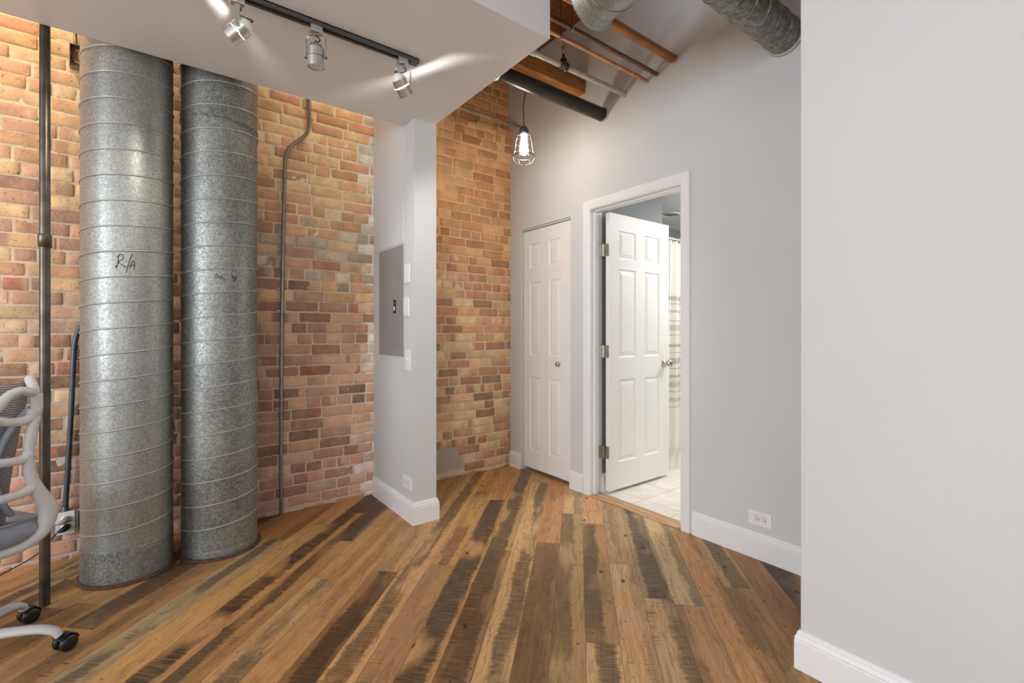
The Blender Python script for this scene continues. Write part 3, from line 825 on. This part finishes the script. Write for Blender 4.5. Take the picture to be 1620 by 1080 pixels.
pts = curve([(-.379, YD, .262), (-.367, YD, .51), (-.355, YD, .8), (-.347, YD, 1.04), (-.340, YD, 1.135), (-.322, YD, 1.195), (-.290, YD, 1.235), (-.25, YD, 1.27), (-.22, YD, 1.32), (-.2, YD, 1.5), (-.2, YD, TOP)], 6)
b = MB(); b.tube(pts, .0115, 16); part(b, 'tube', 'emt_blue', c2)
b = MB(); b.tube([(-.3455, YD, 1.085), (-.343, YD, 1.105)], .0145, 16); part(b, 'coupling', 'emt_blue', c2)
b = MB(); b.lathe([(.0175, 0), (.0175, .010), (.014, .012), (.014, .03)], (-.379, YD, .258), n=16); part(b, 'connector', 'emt_blue', c2)

# ------------------------------------------------------------------ outlets and switches
def duplex(b_plate, origin, ex, ey, en, name, label, cat, w, h, kind, par_mat='plastic_white', screws=True):
    """plate in the plane (ex, ey) with outward normal en; w along ex, h along ey"""
    o = Vector(origin); ex = Vector(ex); ey = Vector(ey); en = Vector(en)
    t = thing(name, label, cat, tuple(o))
    b = MB(); b.obox(o+en*.003, ex, ey, en, w/2, h/2, .003); part(b, 'cover_plate', par_mat, t, bevel=.0022, seg=3)
    if kind == 'duplex':
        L = ey if h > w else ex; S = ex if h > w else ey
        for s_ in (-1, 1):
            c = o+L*.0193*s_+en*.006
            b = MB(); vs = []
            for k in range(28):
                a = 2*PI*k/28; vs.append(c+L*max(-.0125, min(.0125, .0172*math.cos(a)))+S*.0172*math.sin(a))
            n = 28; v2 = [q+en*.0022 for q in vs]
            b.add(vs+v2, [(k, (k+1) % n, n+(k+1) % n, n+k) for k in range(n)]+[tuple(range(n, 2*n))])
            rc = part(b, 'receptacle', 'plastic_white', t)
            for q in (-1, 1):
                b = MB(); b.obox(c+S*.0062*q+L*.003+en*.0023, S, L, en, .0011, .0042, .0003); part(b, 'slot', 'plastic_slot', rc)
            b = MB(); b.lathe([(.0026, 0), (.0026, .0004), (0, .0004)], c-L*.0075+en*.0022, en, n=12); part(b, 'ground_hole', 'plastic_slot', rc)
            b = MB(); ring = [c+L*max(-.0128, min(.0128, .0180*math.cos(2*PI*k/36)))+S*.0180*math.sin(2*PI*k/36)+en*.0002 for k in range(36)]
            b.tube(ring, .0005, 4, closed=True); part(b, 'gap_line', 'plastic_slot', rc)
        b = MB(); b.lathe([(.003, 0), (.002, .0012), (0, .0014)], o+en*.006, en, n=12); part(b, 'screw', 'nickel', t)
    if kind == 'toggle':
        b = MB(); b.obox(o+en*.0062, ex, ey, en, .006, .0125, .0008); part(b, 'toggle_frame', 'plastic_white', t, bevel=.0006)
        b = MB(); b.obox(o+en*.011+ey*.003, ex, ey+en*.5, en-ey*.5, .0035, .007, .003); part(b, 'toggle', 'plastic_white', t, bevel=.001)
    if kind in ('toggle', 'blank'):
        for s_ in (-1, 1):
            b = MB(); b.lathe([(.0032, 0), (.0022, .0010), (0, .0012)], o+ey*(h*.36*s_)+en*.006, en, n=12); part(b, 'screw', 'plastic_white', t)
    return t
X_, Y_, Z_ = (1, 0, 0), (0, 1, 0), (0, 0, 1); NX, NY = (-1, 0, 0), (0, -1, 0)
duplex(0, (XD, 1.166, .207), Y_, Z_, NX, 'wall_outlet', 'white outlet on the grey wall right of the bathroom door', 'outlet', .117, .071, 'duplex')
duplex(0, (XP, 2.737, .234), Y_, Z_, NX, 'wall_outlet', 'white outlet just above the baseboard of the narrow divider wall', 'outlet', .117, .079, 'duplex')
duplex(0, (XP, 2.745, 1.540), Y_, Z_, NX, 'blank_plate', 'upper blank white plate beside the grey electrical panel', 'cover plate', .078, .118, 'blank')
duplex(0, (XP, 2.752, 1.332), Y_, Z_, NX, 'blank_plate', 'lower blank white plate beside the grey electrical panel', 'cover plate', .078, .116, 'blank')
duplex(0, (XP, 2.730, .998), Y_, Z_, NX, 'light_switch', 'white toggle switch below the electrical panel on the divider wall', 'switch', .076, .126, 'toggle')
# outlet on the brick wall with a metal box and two plugs
ob = thing('wall_outlet', 'white outlet in a metal bracket low on the brick wall', 'outlet', (-.376, YB-.05, .2))
b = MB(); b.box((-.425, YB-.052, .145), (-.327, YB-.004, .262)); part(b, 'back_box', 'galv', ob, bevel=.002)
for q in (-.450, -.327):
    b = MB(); b.box((q, YB-.022, .155), (q+.026, YB-.012, .250)); part(b, 'bracket', 'galv', ob, bevel=.002)
b = MB(); b.box((-.412, YB-.058, .147), (-.340, YB-.052, .260)); part(b, 'cover_plate', 'plastic_white', ob, bevel=.002)
for zz in (.223, .184):
    b = MB(); b.lathe([(.0172, 0), (.0172, .002), (0, .002)], (-.376, YB-.058, zz), NY, n=24); part(b, 'receptacle', 'plastic_white', ob)
for nm, lab, mt, zz, path in (
    ('power_cord', 'grey power cord plugged into the upper socket by the pole', 'cord_grey', .223,
        [(-.40, YB-.085, .212), (-.44, YB-.10, .205), (-.52, YB-.12, .200), (-.7, YB-.16, .165), (-.95, YB-.2, .1), (-1.2, YB-.2, .02), (-1.5, YB-.25, .008)]),
    ('power_cord', 'black power cord running left from the lower socket by the pole', 'cord_black', .184,
        [(-.40, YB-.088, .172), (-.425, YB-.10, .145), (-.47, YB-.12, .095), (-.56, YB-.15, .055), (-.70, YB-.18, .012), (-.95, YB-.2, .006), (-1.5, YB-.2, .006)])):
    t = thing(nm, lab, 'cord', (-.376, YB-.06, zz))
    b = MB(); b.tube([(-.370, YB-.0605, zz+.002), (-.372, YB-.078, zz), (-.382, YB-.088, zz-.004), (-.402, YB-.088, zz-.011)], [.015, .0155, .0135, .005], 14); part(b, 'plug', mt, t)
    b = MB(); b.tube(curve(path, 8), .0032, 8); part(b, 'cable', mt, t)
# junction box with coiled wires
jb = thing('junction_box', 'open metal junction box with red wires high on the brick wall', 'junction box', (-.31, YB-.03, 2.53))
b = MB(); x0, x1, z0, z1, ya, yb = -.362, -.262, 2.535, 2.650, YB-.052, YB-.006
b.box((x0, yb-.003, z0), (x1, yb, z1)); b.box((x0, ya, z0), (x0+.003, yb, z1)); b.box((x1-.003, ya, z0), (x1, yb, z1)); b.box((x0, ya, z0), (x1, yb, z0+.003)); b.box((x0, ya, z1-.003), (x1, yb, z1))
part(b, 'box', 'emt', jb)
for k, (mt, ph) in enumerate((('wire_red', 0), ('wire_cream', 1.3), ('wire_red', 2.4))):
    b = MB(); b.tube(curve([(-.325+.028*math.cos(a+ph), YB-.03-.008*math.sin(2*a+ph), 2.595+(.026+.006*k)*math.sin(a+ph)) for a in [PI*j/5 for j in range(11)]], 4), .0022, 6); part(b, 'wire', mt, jb)
b = MB(); N = 120
b.tube([(-.340+.010*math.sin(k/N*2)*-1, YB-.03, 2.65+.82*k/N) for k in range(N)], [.0085 if k % 2 else .0068 for k in range(N)], 12); part(b, 'flexible_conduit', 'emt', jb)

# ------------------------------------------------------------------ electrical panel
ep = thing('electrical_panel', 'grey steel breaker panel set in the narrow divider wall', 'electrical panel', (XP, 3.0, 1.02))
b = MB(); b.box((XP-.006, 2.797, 1.018), (XP, 3.202, 1.732)); part(b, 'cover', 'panel_grey', ep, bevel=.002)
b = MB(); b.box((XP-.0085, 2.885, 1.092), (XP-.006, 3.135, 1.622)); pdr = part(b, 'door', 'panel_grey', ep, bevel=.001)
b = MB(); b.box((XP-.0102, 2.900, 1.298), (XP-.0085, 2.940, 1.385)); lt = part(b, 'latch', 'black_plastic', pdr, bevel=.0005)
b = MB(); b.box((XP-.0135, 2.914, 1.316), (XP-.0102, 2.928, 1.342)); part(b, 'slide', 'plastic_white', pdr)
b = MB(); b.box((XP-.0106, 2.912, 1.357), (XP-.0102, 2.930, 1.369)); part(b, 'emblem', 'nickel', pdr)
for yy in (2.818, 3.182):
    for zz in (1.135, 1.565):
        b = MB(); b.lathe([(.005, 0), (.004, .002), (0, .0025)], (XP-.006, yy, zz), NX, n=12); part(b, 'screw', 'nickel', ep)

# ------------------------------------------------------------------ overhead pipes in the hall
def pipe(name, label, cat, mat, y, z, r, x0=1.392, x1=XD+.01, extra=None):
    t = thing(name, label, cat, (x0, y, z)); b = MB(); b.tube([(x0, y, z), (x1, y, z)], r, 28)
    part(b, 'tube', mat, t)
    b = MB(); b.lathe([(r+.0015, 0), (r+.005, .003), (r+.004, .007), (r+.0002, .012)], (XD, y, z), NX, n=24, caps=False); part(b, 'wall_seal', 'chalk', t, label='pale plaster ring at the wall')
    return t
p = pipe('drain_pipe', 'thick black iron pipe, lowest of the pipes over the hall', 'pipe', 'black_iron', 2.238, 2.690, .044)
b = MB(); b.lathe([(.046, 0), (.052, .002), (.052, .075), (.046, .082)], (1.50, 2.238, 2.690), X_, n=28, caps=False); part(b, 'coupling', 'white_pipe', p, label='pale coupling')
p = pipe('sprinkler_pipe', 'pale grey pipe carrying the brass sprinkler head', 'pipe', 'white_pipe', 2.05, 2.758, .0165)
xs_ = 1.93
b = MB(); b.lathe([(.017, 0), (.024, .002), (.024, .014), (.021, .016), (.023, .03), (.021, .044), (.024, .046), (.024, .058), (.017, .06)], (xs_-.03, 2.05, 2.758), X_, n=24, caps=False)
b.lathe([(.021, 0), (.021, .03), (.017, .034)], (xs_, 2.05, 2.765), n=20); tee = part(b, 'tee_fitting', 'steel_dark', p)
b = MB(); b.lathe([(.011, 0), (.013, .01), (.010, .02), (.008, .030)], (xs_, 2.05, 2.799), n=14)
b.tube([(xs_-.011, 2.05, 2.822), (xs_-.013, 2.05, 2.850), (xs_-.002, 2.05, 2.868)], .0025, 6); b.tube([(xs_+.011, 2.05, 2.822), (xs_+.013, 2.05, 2.850), (xs_+.002, 2.05, 2.868)], .0025, 6)
b.lathe([(.003, .06), (.018, .07), (.019, .072), (.003, .074)], (xs_, 2.05, 2.799), n=16); part(b, 'sprinkler_head', 'brass', tee, label='brass upright sprinkler')
b = MB(); b.lathe([(.0175, 0), (.022, .002), (.022, .05), (.0175, .052)], (1.66, 2.05, 2.758), X_, n=20, caps=False); part(b, 'coupling', 'white_pipe', p)
pipe('water_pipe', 'thin bright copper pipe next to the sprinkler pipe', 'pipe', 'copper', 1.868, 2.768, .0115)
pipe('water_pipe', 'thin brown pipe between the two copper pipes', 'pipe', 'brown_pipe', 1.788, 2.774, .0125)
pipe('water_pipe', 'thickest copper pipe, passing under the short round duct', 'pipe', 'copper_old', 1.671, 2.815, .024)
for x_, y_, z_, r_, lb in ((1.737, 1.868, 2.768, .0125, 'thin rod hanger holding the bright copper pipe'), (1.742, 1.788, 2.774, .0135, 'thin rod hanger holding the thin brown pipe')):
    t = thing('pipe_hanger', lb, 'pipe hanger', (x_, y_, TOP), 'rod hangers above the hall pipes')
    b = MB(); b.lathe([(r_, -.006), (r_+.003, -.006), (r_+.003, .006), (r_, .006)], (x_, y_, z_), X_, n=20, caps=False); part(b, 'clamp', 'emt', t)
    b = MB(); b.tube([(x_, y_, z_+r_), (x_, y_, TOP)], .0032, 8); part(b, 'rod', 'steel_dark', t)
b = MB(); b.tube([(1.397, 3.14, 2.915), (XD, 3.14, 2.915)], .009, 14)
single(b, 'conduit', 'emt', 'thin grey conduit crossing in front of the alcove bricks', 'conduit')
b = MB(); b.box((1.392, 2.410, 2.912), (XD, 2.565, 3.012)); bm_ = single(b, 'wooden_beam', 'beam_wood', 'golden wooden beam above the black pipe in the hall', 'beam', bevel=.006)
b = MB(); b.box((1.392, .2, TOP-.14), (1.47, 3.3, TOP)); 
struct(b, 'trim_5', 'deck_wood')

# round ducts near the ceiling
def hduct(name, label, a, bb, r, mat, pitch, off, lip):
    t = thing(name, label, 'duct', tuple(a)); a = Vector(a); bb = Vector(bb); ax = (bb-a).normalized(); L = (bb-a).length
    b = MB(); b.lathe([(r, L*i/30) for i in range(31)], a, ax, n=64, caps=False); part(b, 'body', mat, t)
    ux = Vector((0, 0, 1)); uy = ax.cross(ux); pts = []; N = int(L/pitch*40)
    for i in range(N):
        q = 2*PI*i/40+off; pts.append(a+ax*(pitch*i/40)+(ux*math.cos(q)+uy*math.sin(q))*(r+.0006))
    b = MB(); b.tube(pts, .0026, 6); part(b, 'lock_seam', 'galv_dirty', t)
    return t, a, ax
t, a, ax = hduct('round_duct', 'short wide round duct ending in an open lipped collar', (1.575, 1.485, 2.700), (1.575, -.9, 2.700), .128, 'galv', .30, .9, True)
b = MB(); b.lathe([(.128, .05), (.136, .035), (.141, .010), (.149, .002), (.1505, -.003), (.148, -.007), (.139, -.004), (.128, .004), (.124, .05)], a, ax, n=64, caps=False); part(b, 'collar', 'galv', t, label='flared open end')
b = MB(); b.lathe([(.126, .12), (0, .12)], a, ax, n=48, caps=False); part(b, 'damper', 'galv_rough', t)
t, a, ax = hduct('round_duct', 'narrower mottled spiral duct entering the grey wall top right', (1.702, 1.045, 2.636), (XD+.01, 1.045, 2.636), .0825, 'galv_dirty', .105, 0, False)
b = MB(); b.lathe([(.084, 0), (.092, .003), (.089, .012), (.083, .016)], (XD, 1.045, 2.636), NX, n=48, caps=False); part(b, 'wall_seal', 'chalk', t)

# ------------------------------------------------------------------ pendant
px_, py_ = 1.975, 2.488
pd = thing('pendant_light', 'caged bulb pendant hanging from the wooden beam', 'pendant light', (px_, py_, 2.915))
b = MB(); b.tube(curve([(1.992, 2.485, 2.935), (1.996, 2.478, 2.895), (2.004, 2.480, 2.875), (2.000, 2.488, 2.90), (1.990, 2.49, 2.84), (1.985, 2.488, 2.78), (1.972, 2.488, 2.70), (px_, py_, 2.62), (px_, py_, 2.555)], 6), .0032, 8); part(b, 'cord', 'cord_black', pd)
b = MB(); b.lathe([(0, .065), (.006, .063), (.012, .058), (.022, .05), (.031, .035), (.034, .02), (.034, 0), (.026, 0), (0, .0)], (px_, py_, 2.505), n=28); part(b, 'socket', 'socket_grey', pd)
cg = MB(); wire = .0014
def ringz(r, z, w=wire): cg.tube([(px_+r*math.cos(2*PI*k/36), py_+r*math.sin(2*PI*k/36), z) for k in range(36)], w, 6, closed=True)
for r_, z_ in ((.036, 2.512), (.046, 2.490), (.054, 2.450), (.058, 2.405)): ringz(r_, z_)
ringz(.073, 2.362, .0032)
for k in range(6):
    a = 2*PI*k/6+.35
    cg.tube(curve([(px_+r*math.cos(a), py_+r*math.sin(a), z) for r, z in ((.036, 2.515), (.047, 2.488), (.054, 2.45), (.060, 2.40), (.073, 2.362), (.066, 2.335), (.045, 2.312), (.0, 2.300))], 4), wire, 6)
part(cg, 'cage', 'cage_metal', pd)
b = MB(); b.lathe([(.013, .13), (.013, .115), (.018, .105), (.024, .085), (.0265, .05), (.026, .02), (.020, .004), (.010, 0), (0, 0)], (px_, py_, 2.372), n=28); bl = part(b, 'bulb', 'bulb_glow', pd, label='glowing glass bulb')

# ------------------------------------------------------------------ track lighting
tk = thing('light_track', 'grey lighting track fixed under the white loft ceiling', 'light track', (.3, 2.075, H))
b = MB(); yt0, yt1 = 2.053, 2.093; xt0, xt1 = -1.3, .99
b.box((xt0, yt0, H-.02), (xt1, yt0+.012, H)); b.box((xt0, yt1-.012, H-.02), (xt1, yt1, H)); b.box((xt0, yt0, H-.006), (xt1, yt1, H))
part(b, 'rail', 'track_grey', tk, bevel=.0008)
b = MB(); b.box((xt0, yt0+.012, H-.0075), (xt1, yt1-.012, H-.006)); part(b, 'channel', 'track_dark', tk)
b = MB(); b.box((xt1-.035, yt0-.001, H-.022), (xt1+.006, yt1+.001, H)); part(b, 'end_cap', 'track_grey', tk, bevel=.003)
def head(x, aim, label, lit, wdir):
    y = 2.073; t = thing('track_spotlight', label, 'spotlight', (x, y, H-.02), 'spotlights on the ceiling track')
    aim = Vector(aim).normalized(); w = Vector(wdir).normalized()      # w = bracket axis, horizontal
    w = (w-aim*w.dot(aim)).normalized()
    b = MB(); b.box((x-.024, y-.0165, H-.046), (x+.024, y+.0165, H-.018)); part(b, 'adapter', 'brushed', t, bevel=.003)
    C = Vector((x, y, H-.150)); rr = .034
    # U-shaped bracket
    b = MB(); wh = Vector((w.x, w.y, 0)).normalized(); tn = Vector((-wh.y, wh.x, 0))
    top = Vector((x, y, H-.052)); hw = rr+.006
    path = [top+wh*(-hw+.012), top+wh*(hw-.012)]
    P = [C-wh*hw, Vector((x, y, H-.068))-wh*hw, Vector((x, y, H-.055))-wh*(hw-.01), Vector((x, y, H-.055))+wh*(hw-.01), Vector((x, y, H-.068))+wh*hw, C+wh*hw]
    for p0, p1 in zip(P, P[1:]):
        d = (p1-p0); nrm = d.normalized().cross(tn); b.obox((p0+p1)/2, d, tn, nrm, d.length/2+.0006, .0075, .0008)
    b.lathe([(.010, 0), (.010, .010), (.006, .010)], (x, y, H-.058), n=16)
    part(b, 'bracket', 'brushed', t)
    # two housing sleeves with a slit between them
    b = MB()
    def sleeve(z0, z1, r, th=.0015): b.lathe([(r, z0), (r, z1), (r-th, z1), (r-th, z0), (r, z0)], C, aim, n=48, smooth=False, caps=False)
    sleeve(-.036, -.005 if lit else -.002, rr); part(b, 'rear_sleeve', 'brushed', t)
    b = MB(); sleeve(.0, .040, rr)
    part(b, 'front_sleeve', 'brushed', t)
    b = MB(); b.lathe([(rr-.004, -.030), (rr-.005, -.038), (rr-.012, -.052), (rr-.024, -.060), (0, -.062)], C, aim, n=36, caps=False); part(b, 'lamp_dome', 'galv' if not lit else 'plastic_white', t)
    b = MB(); b.lathe([(rr-.003, .034), (.02, .030), (0, .029)], C, aim, n=36, caps=False)
    part(b, 'lens', 'lamp_glow' if lit else 'plastic_white', t)
    if lit:
        point('track_capsule', tuple(C-aim*.0025), 5, (1, .96, .9), .004)
    else:
        b = MB(); b.lathe([(rr-.006, -.004), (rr-.0045, -.002), (rr-.006, .001)], C, aim, n=36, caps=False); part(b, 'slit_gap', 'track_dark', t)
    for s_ in (-1, 1):
        b = MB(); b.lathe([(.005, 0), (.005, .004), (.003, .006), (0, .0062)], C+w*(rr+.006)*s_, w*s_, n=12); part(b, 'thumb_screw', 'track_dark' if not lit else 'brushed', t)
    back = C-aim*.058
    b = MB(); b.tube(curve([top+Vector((0, 0, .0)), top+wh*.012+tn*.012-Vector((0, 0, .018)), (top+back)/2+tn*.024*(1 if x > .5 else -1)-wh*.01, back-aim*.012, back], 8), .0026, 8); part(b, 'lead', 'cord_black', t)
    return t, C, aim
h1, C1, A1 = head(.243, (-.62, .42, -.58), 'leftmost track spotlight, lit and tilted to the left', True, (.35, -.94, 0))
h2, C2, A2 = head(.530, (.02, .06, -1), 'middle track spotlight, unlit and pointing straight down', False, (.8, -.6, 0))
h3, C3, A3 = head(.918, (.62, .26, -.68), 'rightmost track spotlight, lit and tilted to the right', True, (.8, -.6, 0))

# ------------------------------------------------------------------ office chair
CB = Vector((-.475, 2.29, 0)); cw = Vector((.8, .6, 0)); cn = Vector((.6, -.8, 0))   # sideways, and backwards (towards the camera)
ch = thing('office_chair', 'light grey mesh office chair seen from behind at the left', 'chair', (-.575, 2.43, 0))
def cp(s_, z, back=0):
    # the spine curves: lumbar comes forward (away from the camera)
    return CB+cw*s_+cn*(back)+Vector((0, 0, z))
def mir(pts, n=8):
    return curve([cp(*p) for p in pts], n), curve([cp(-p[0], *p[1:]) for p in pts], n)
outer = [(.157, .950, .0), (.157, .90, .0), (.147, .844, .0), (.137, .778, .0), (.134, .712, .0), (.141, .653, .0), (.163, .593, .0), (.186, .538, .0), (.190, .500, .0), (.175, .452, 0), (.133, .422, 0), (.082, .414, 0), (.0, .420, 0)]
for k, pts in enumerate(mir(outer)):
    m = len(pts); b = MB(); b.tube(pts, [.0165+.0115*math.exp(-((i/m-.62)/.15)**2) for i in range(m)], 14, flat=(cn, 1.0)); part(b, 'back_frame', 'chair_grey', ch)
rail = [(-.19, .998, -.10), (-.172, .968, -.05), (-.150, .955, -.01), (-.12, .965, .01), (-.08, .962, .01), (-.04, .905, .005), (0, .865, 0), (.04, .905, .005), (.073, .951, .01), (.105, .966, .01), (.13, .960, .01), (.152, .952, -.01), (.174, .966, -.05), (.19, .998, -.10)]
b = MB(); b.tube(curve([cp(*p) for p in rail], 8), .0150, 12, flat=(cn, 1.1)); part(b, 'top_rail', 'chair_grey', ch)
for zz in ([(.152, .886), (.135, .863), (.095, .858), (.057, .868), (0, .895)], [(.138, .738), (.115, .722), (.06, .724), (0, .728)], [(.152, .620), (.115, .604), (.06, .600), (0, .600)]):
    full = [(-p[0], p[1], .0) for p in zz][:-1]+[(p[0], p[1], .0) for p in zz][::-1]
    b = MB(); pts = curve([cp(*p) for p in full], 8); m = len(pts)-1; b.tube(pts, [.0155*(1+.5*abs(2*i/m-1)**5) for i in range(m+1)], 12, flat=(cn, .9)); part(b, 'cross_rib', 'chair_grey', ch)
# mesh back panel in front of the frame
b = MB(); ns, nz = 24, 30; vs = []
for i in range(ns+1):
    for k in range(nz+1):
        q = k/nz; z = .46+q*.53; hw = .125+.075*math.sin(min(1, q*1.3)*PI*.5) - .055*max(0, math.sin(q*PI))
        s_ = (i/ns*2-1)*hw; lum = -.085+.03*math.sin(q*PI*1.1)-.035*(s_/hw)**2*(1-q)-.01*q
        if q > .86: z += (abs(s_)/hw)**2*.03-.02; 
        vs.append(cp(s_, z, lum))
b.add(vs, [(i*(nz+1)+k, i*(nz+1)+k+1, (i+1)*(nz+1)+k+1, (i+1)*(nz+1)+k) for i in range(ns) for k in range(nz)], True)
ms = part(b, 'mesh_back', 'chair_mesh', ch); q = ms.modifiers.new('Solid', 'SOLIDIFY'); q.thickness = .004
for sg in (-1, 1):
    b = MB(); b.tube(curve([cp(sg*.15, .90, -.02), cp(sg*.12, .84, -.05), cp(sg*.085, .76, -.06), (cp(sg*.07, .66, -.06)), cp(sg*.085, .58, -.05), cp(sg*.12, .52, -.07)], 8), .010, 10, flat=(cn, 1.5)); part(b, 'inner_strut', 'chair_blue', ch, label='blue grey inner strut')
# seat
b = MB(); vs = []; N = 32; SC = Vector((-.575, 2.43, 0))-cn*.02
for r_, z in ((0, .412), (.6, .408), (.92, .415), (1.0, .44), (1.0, .462), (.93, .48), (.6, .476), (0, .470)):
    for k in range(N):
        a = 2*PI*k/N; ca_, sa_ = math.cos(a), math.sin(a)
        e = lambda v_: math.copysign(abs(v_)**.62, v_)
        vs.append(SC+cw*e(ca_)*.235*r_+cn*e(sa_)*.215*r_+Vector((0, 0, z+(.012 if sa_ > .3 and r_ > .5 else 0))))
b.add(vs, [(i*N+k, i*N+(k+1) % N, (i+1)*N+(k+1) % N, (i+1)*N+k) for i in range(7) for k in range(N)], True); part(b, 'seat', 'chair_fabric', ch)
b = MB(); full = [cp(-.175, .455, -.02), cp(-.12, .475, -.05), cp(0, .47, -.06), cp(.12, .475, -.05), cp(.175, .455, -.02)]
b.tube(curve(full, 8), .017, 12); part(b, 'lumbar_bar', 'chair_grey', ch)
HC = Vector((-.575, 2.43, 0))
b = MB(); b.tube([cp(0, .42, .0), cp(0, .37, -.08), HC+Vector((0, 0, .36))], [.03, .028, .04], 14); b.obox(HC+Vector((0, 0, .375)), cw, cn, Z_, .09, .11, .03); part(b, 'tilt_mechanism', 'chair_grey', ch, bevel=.01)
b = MB(); b.lathe([(.025, .10), (.025, .22), (.016, .22), (.016, .36)], HC, n=20); part(b, 'gas_lift', 'black_plastic', ch)
b = MB(); b.lathe([(.03, .075), (.045, .08), (.045, .125), (.035, .135), (.026, .14)], HC, n=24); part(b, 'hub', 'chair_grey', ch)
aim0 = math.atan2(2.372-2.43, -.292+.575)
for k in range(5):
    a = aim0+2*PI*k/5; d = Vector((math.cos(a), math.sin(a), 0)); sd = Vector((-math.sin(a), math.cos(a), 0))
    RC = .298
    b = MB(); pts = curve([HC+Vector((0, 0, .105)), HC+d*.08+Vector((0, 0, .112)), HC+d*.17+Vector((0, 0, .108)), HC+d*.24+Vector((0, 0, .098)), HC+d*.280+Vector((0, 0, .080)), HC+d*.292+Vector((0, 0, .062))], 6)
    b.tube(pts, [.024-.006*i/len(pts) for i in range(len(pts))], 14, flat=(Z_, .7)); leg = part(b, 'leg', 'chair_grey', ch)
    aa = a+(.9 if k == 0 else (-.5 if k == 1 else .6)); wd = Vector((math.cos(aa), math.sin(aa), 0)); ws = Vector((-math.sin(aa), math.cos(aa), 0))
    wc = HC+d*RC+wd*.012+Vector((0, 0, .029))
    b = MB()
    for s_ in (-1, 1): b.lathe([(0, .0), (.020, .0), (.027, .003), (.029, .007), (.029, .014), (.026, .020), (.018, .023), (0, .023)], wc+ws*s_*.006, ws*s_, n=28)
    b.tube([wc, wc+Vector((0, 0, .0001))-ws*.001], .01, 8)
    wh_ = part(b, 'caster', 'black_plastic', leg)
    b = MB(); vs = []; n = 14
    for s_ in (-1, 1):
        for q in range(n+1):
            an = PI*(.12+.76*q/n)+.25; vs.append(wc+ws*s_*.022+(wd*-math.cos(an)+Vector((0, 0, 1))*math.sin(an))*.033)
        for q in range(n+1):
            an = PI*(.12+.76*q/n)+.25; vs.append(wc+ws*s_*.022+(wd*-math.cos(an)+Vector((0, 0, 1))*math.sin(an))*.030)
    m = n+1
    for q in range(n):
        b.add([vs[q], vs[q+1], vs[2*m+q+1], vs[2*m+q]], [(0, 1, 2, 3)], True)
        b.add([vs[m+q], vs[m+q+1], vs[3*m+q+1], vs[3*m+q]], [(0, 1, 2, 3)], True)
    b.lathe([(.009, 0), (.009, .02)], HC+d*.292+Vector((0, 0, .052)), n=12)
    part(b, 'caster_hood', 'black_plastic', leg)

# ------------------------------------------------------------------ lights
# daylight through the windows behind and to the left of the camera
area('window_light_a', (-1.5, -2.34, 1.7), (PI/2, 0, 0), 1.5, 1.9, 24, (.88, .95, 1.0))
area('window_light_b', (.5, -2.34, 1.7), (PI/2, 0, 0), 1.5, 1.9, 4, (.88, .95, 1.0))
area('window_light_c', (XL-.05, .4, 1.75), (PI/2, 0, -PI/2), 4.0, 2.2, 228, (.85, .935, 1.0))
# warm lamp up in the gap above the ducts, the hall pendant, the track heads, the bathroom light and added fill lights
point('loft_lamp', (-.75, 2.96, 3.28), 19, (1.0, .90, .74), .06)
point('loft_lamp_b', (.95, 2.98, 3.28), 7, (1.0, .91, .80), .06)
spot('track_lamp_left', C1+A1*.042, A1, 22, (1.0, .93, .84), 1.5, .8, .02)
spot('track_lamp_right', C3+A3*.042, A3, 22, (1.0, .95, .90), 1.7, .8, .02)
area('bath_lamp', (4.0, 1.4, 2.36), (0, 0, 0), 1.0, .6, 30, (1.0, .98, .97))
point('bath_fill', (4.3, 1.5, 1.75), 15, (1.0, .98, .95), .08)  # added unseen fill at mid height, lifts the bathroom ceiling
point('tub_fill', (4.6, 1.95, 2.12), 19, (1.0, .98, .96), .06)  # extra fill light for the ceiling over the tub, no fixture there
area('room_fill', (-2.2, -.2, 3.40), (0, 0, 0), 2.4, 1.6, 34, (.97, .98, 1.0))  # added overhead fill behind the view, evens out the room light

w = bpy.data.worlds.new('World'); sc.world = w; w.use_nodes = True
w.node_tree.nodes['Background'].inputs[0].default_value = (.78, .86, 1.0, 1); w.node_tree.nodes['Background'].inputs[1].default_value = 1.0

# ------------------------------------------------------------------ camera
cam = bpy.data.cameras.new('Camera'); co = bpy.data.objects.new('Camera', cam); col.objects.link(co)
co.location = (0, 0, 1.17); co.rotation_euler = (PI/2, 0, math.radians(-37.0))
cam.sensor_width = 36; cam.lens = 743/1620*36; cam.shift_y = -14/1620; cam.clip_start = .02
sc.camera = co
sc.view_settings.view_transform = 'Standard'; sc.view_settings.look = 'None'; sc.view_settings.gamma = 1
sc.view_settings.exposure = 0.0; sc.view_settings.use_curve_mapping = False
sc.cycles.max_bounces = 10; sc.cycles.diffuse_bounces = 6; sc.cycles.glossy_bounces = 4
sc.cycles.caustics_reflective = False; sc.cycles.sample_clamp_indirect = 6
sc.cycles.use_denoising = True
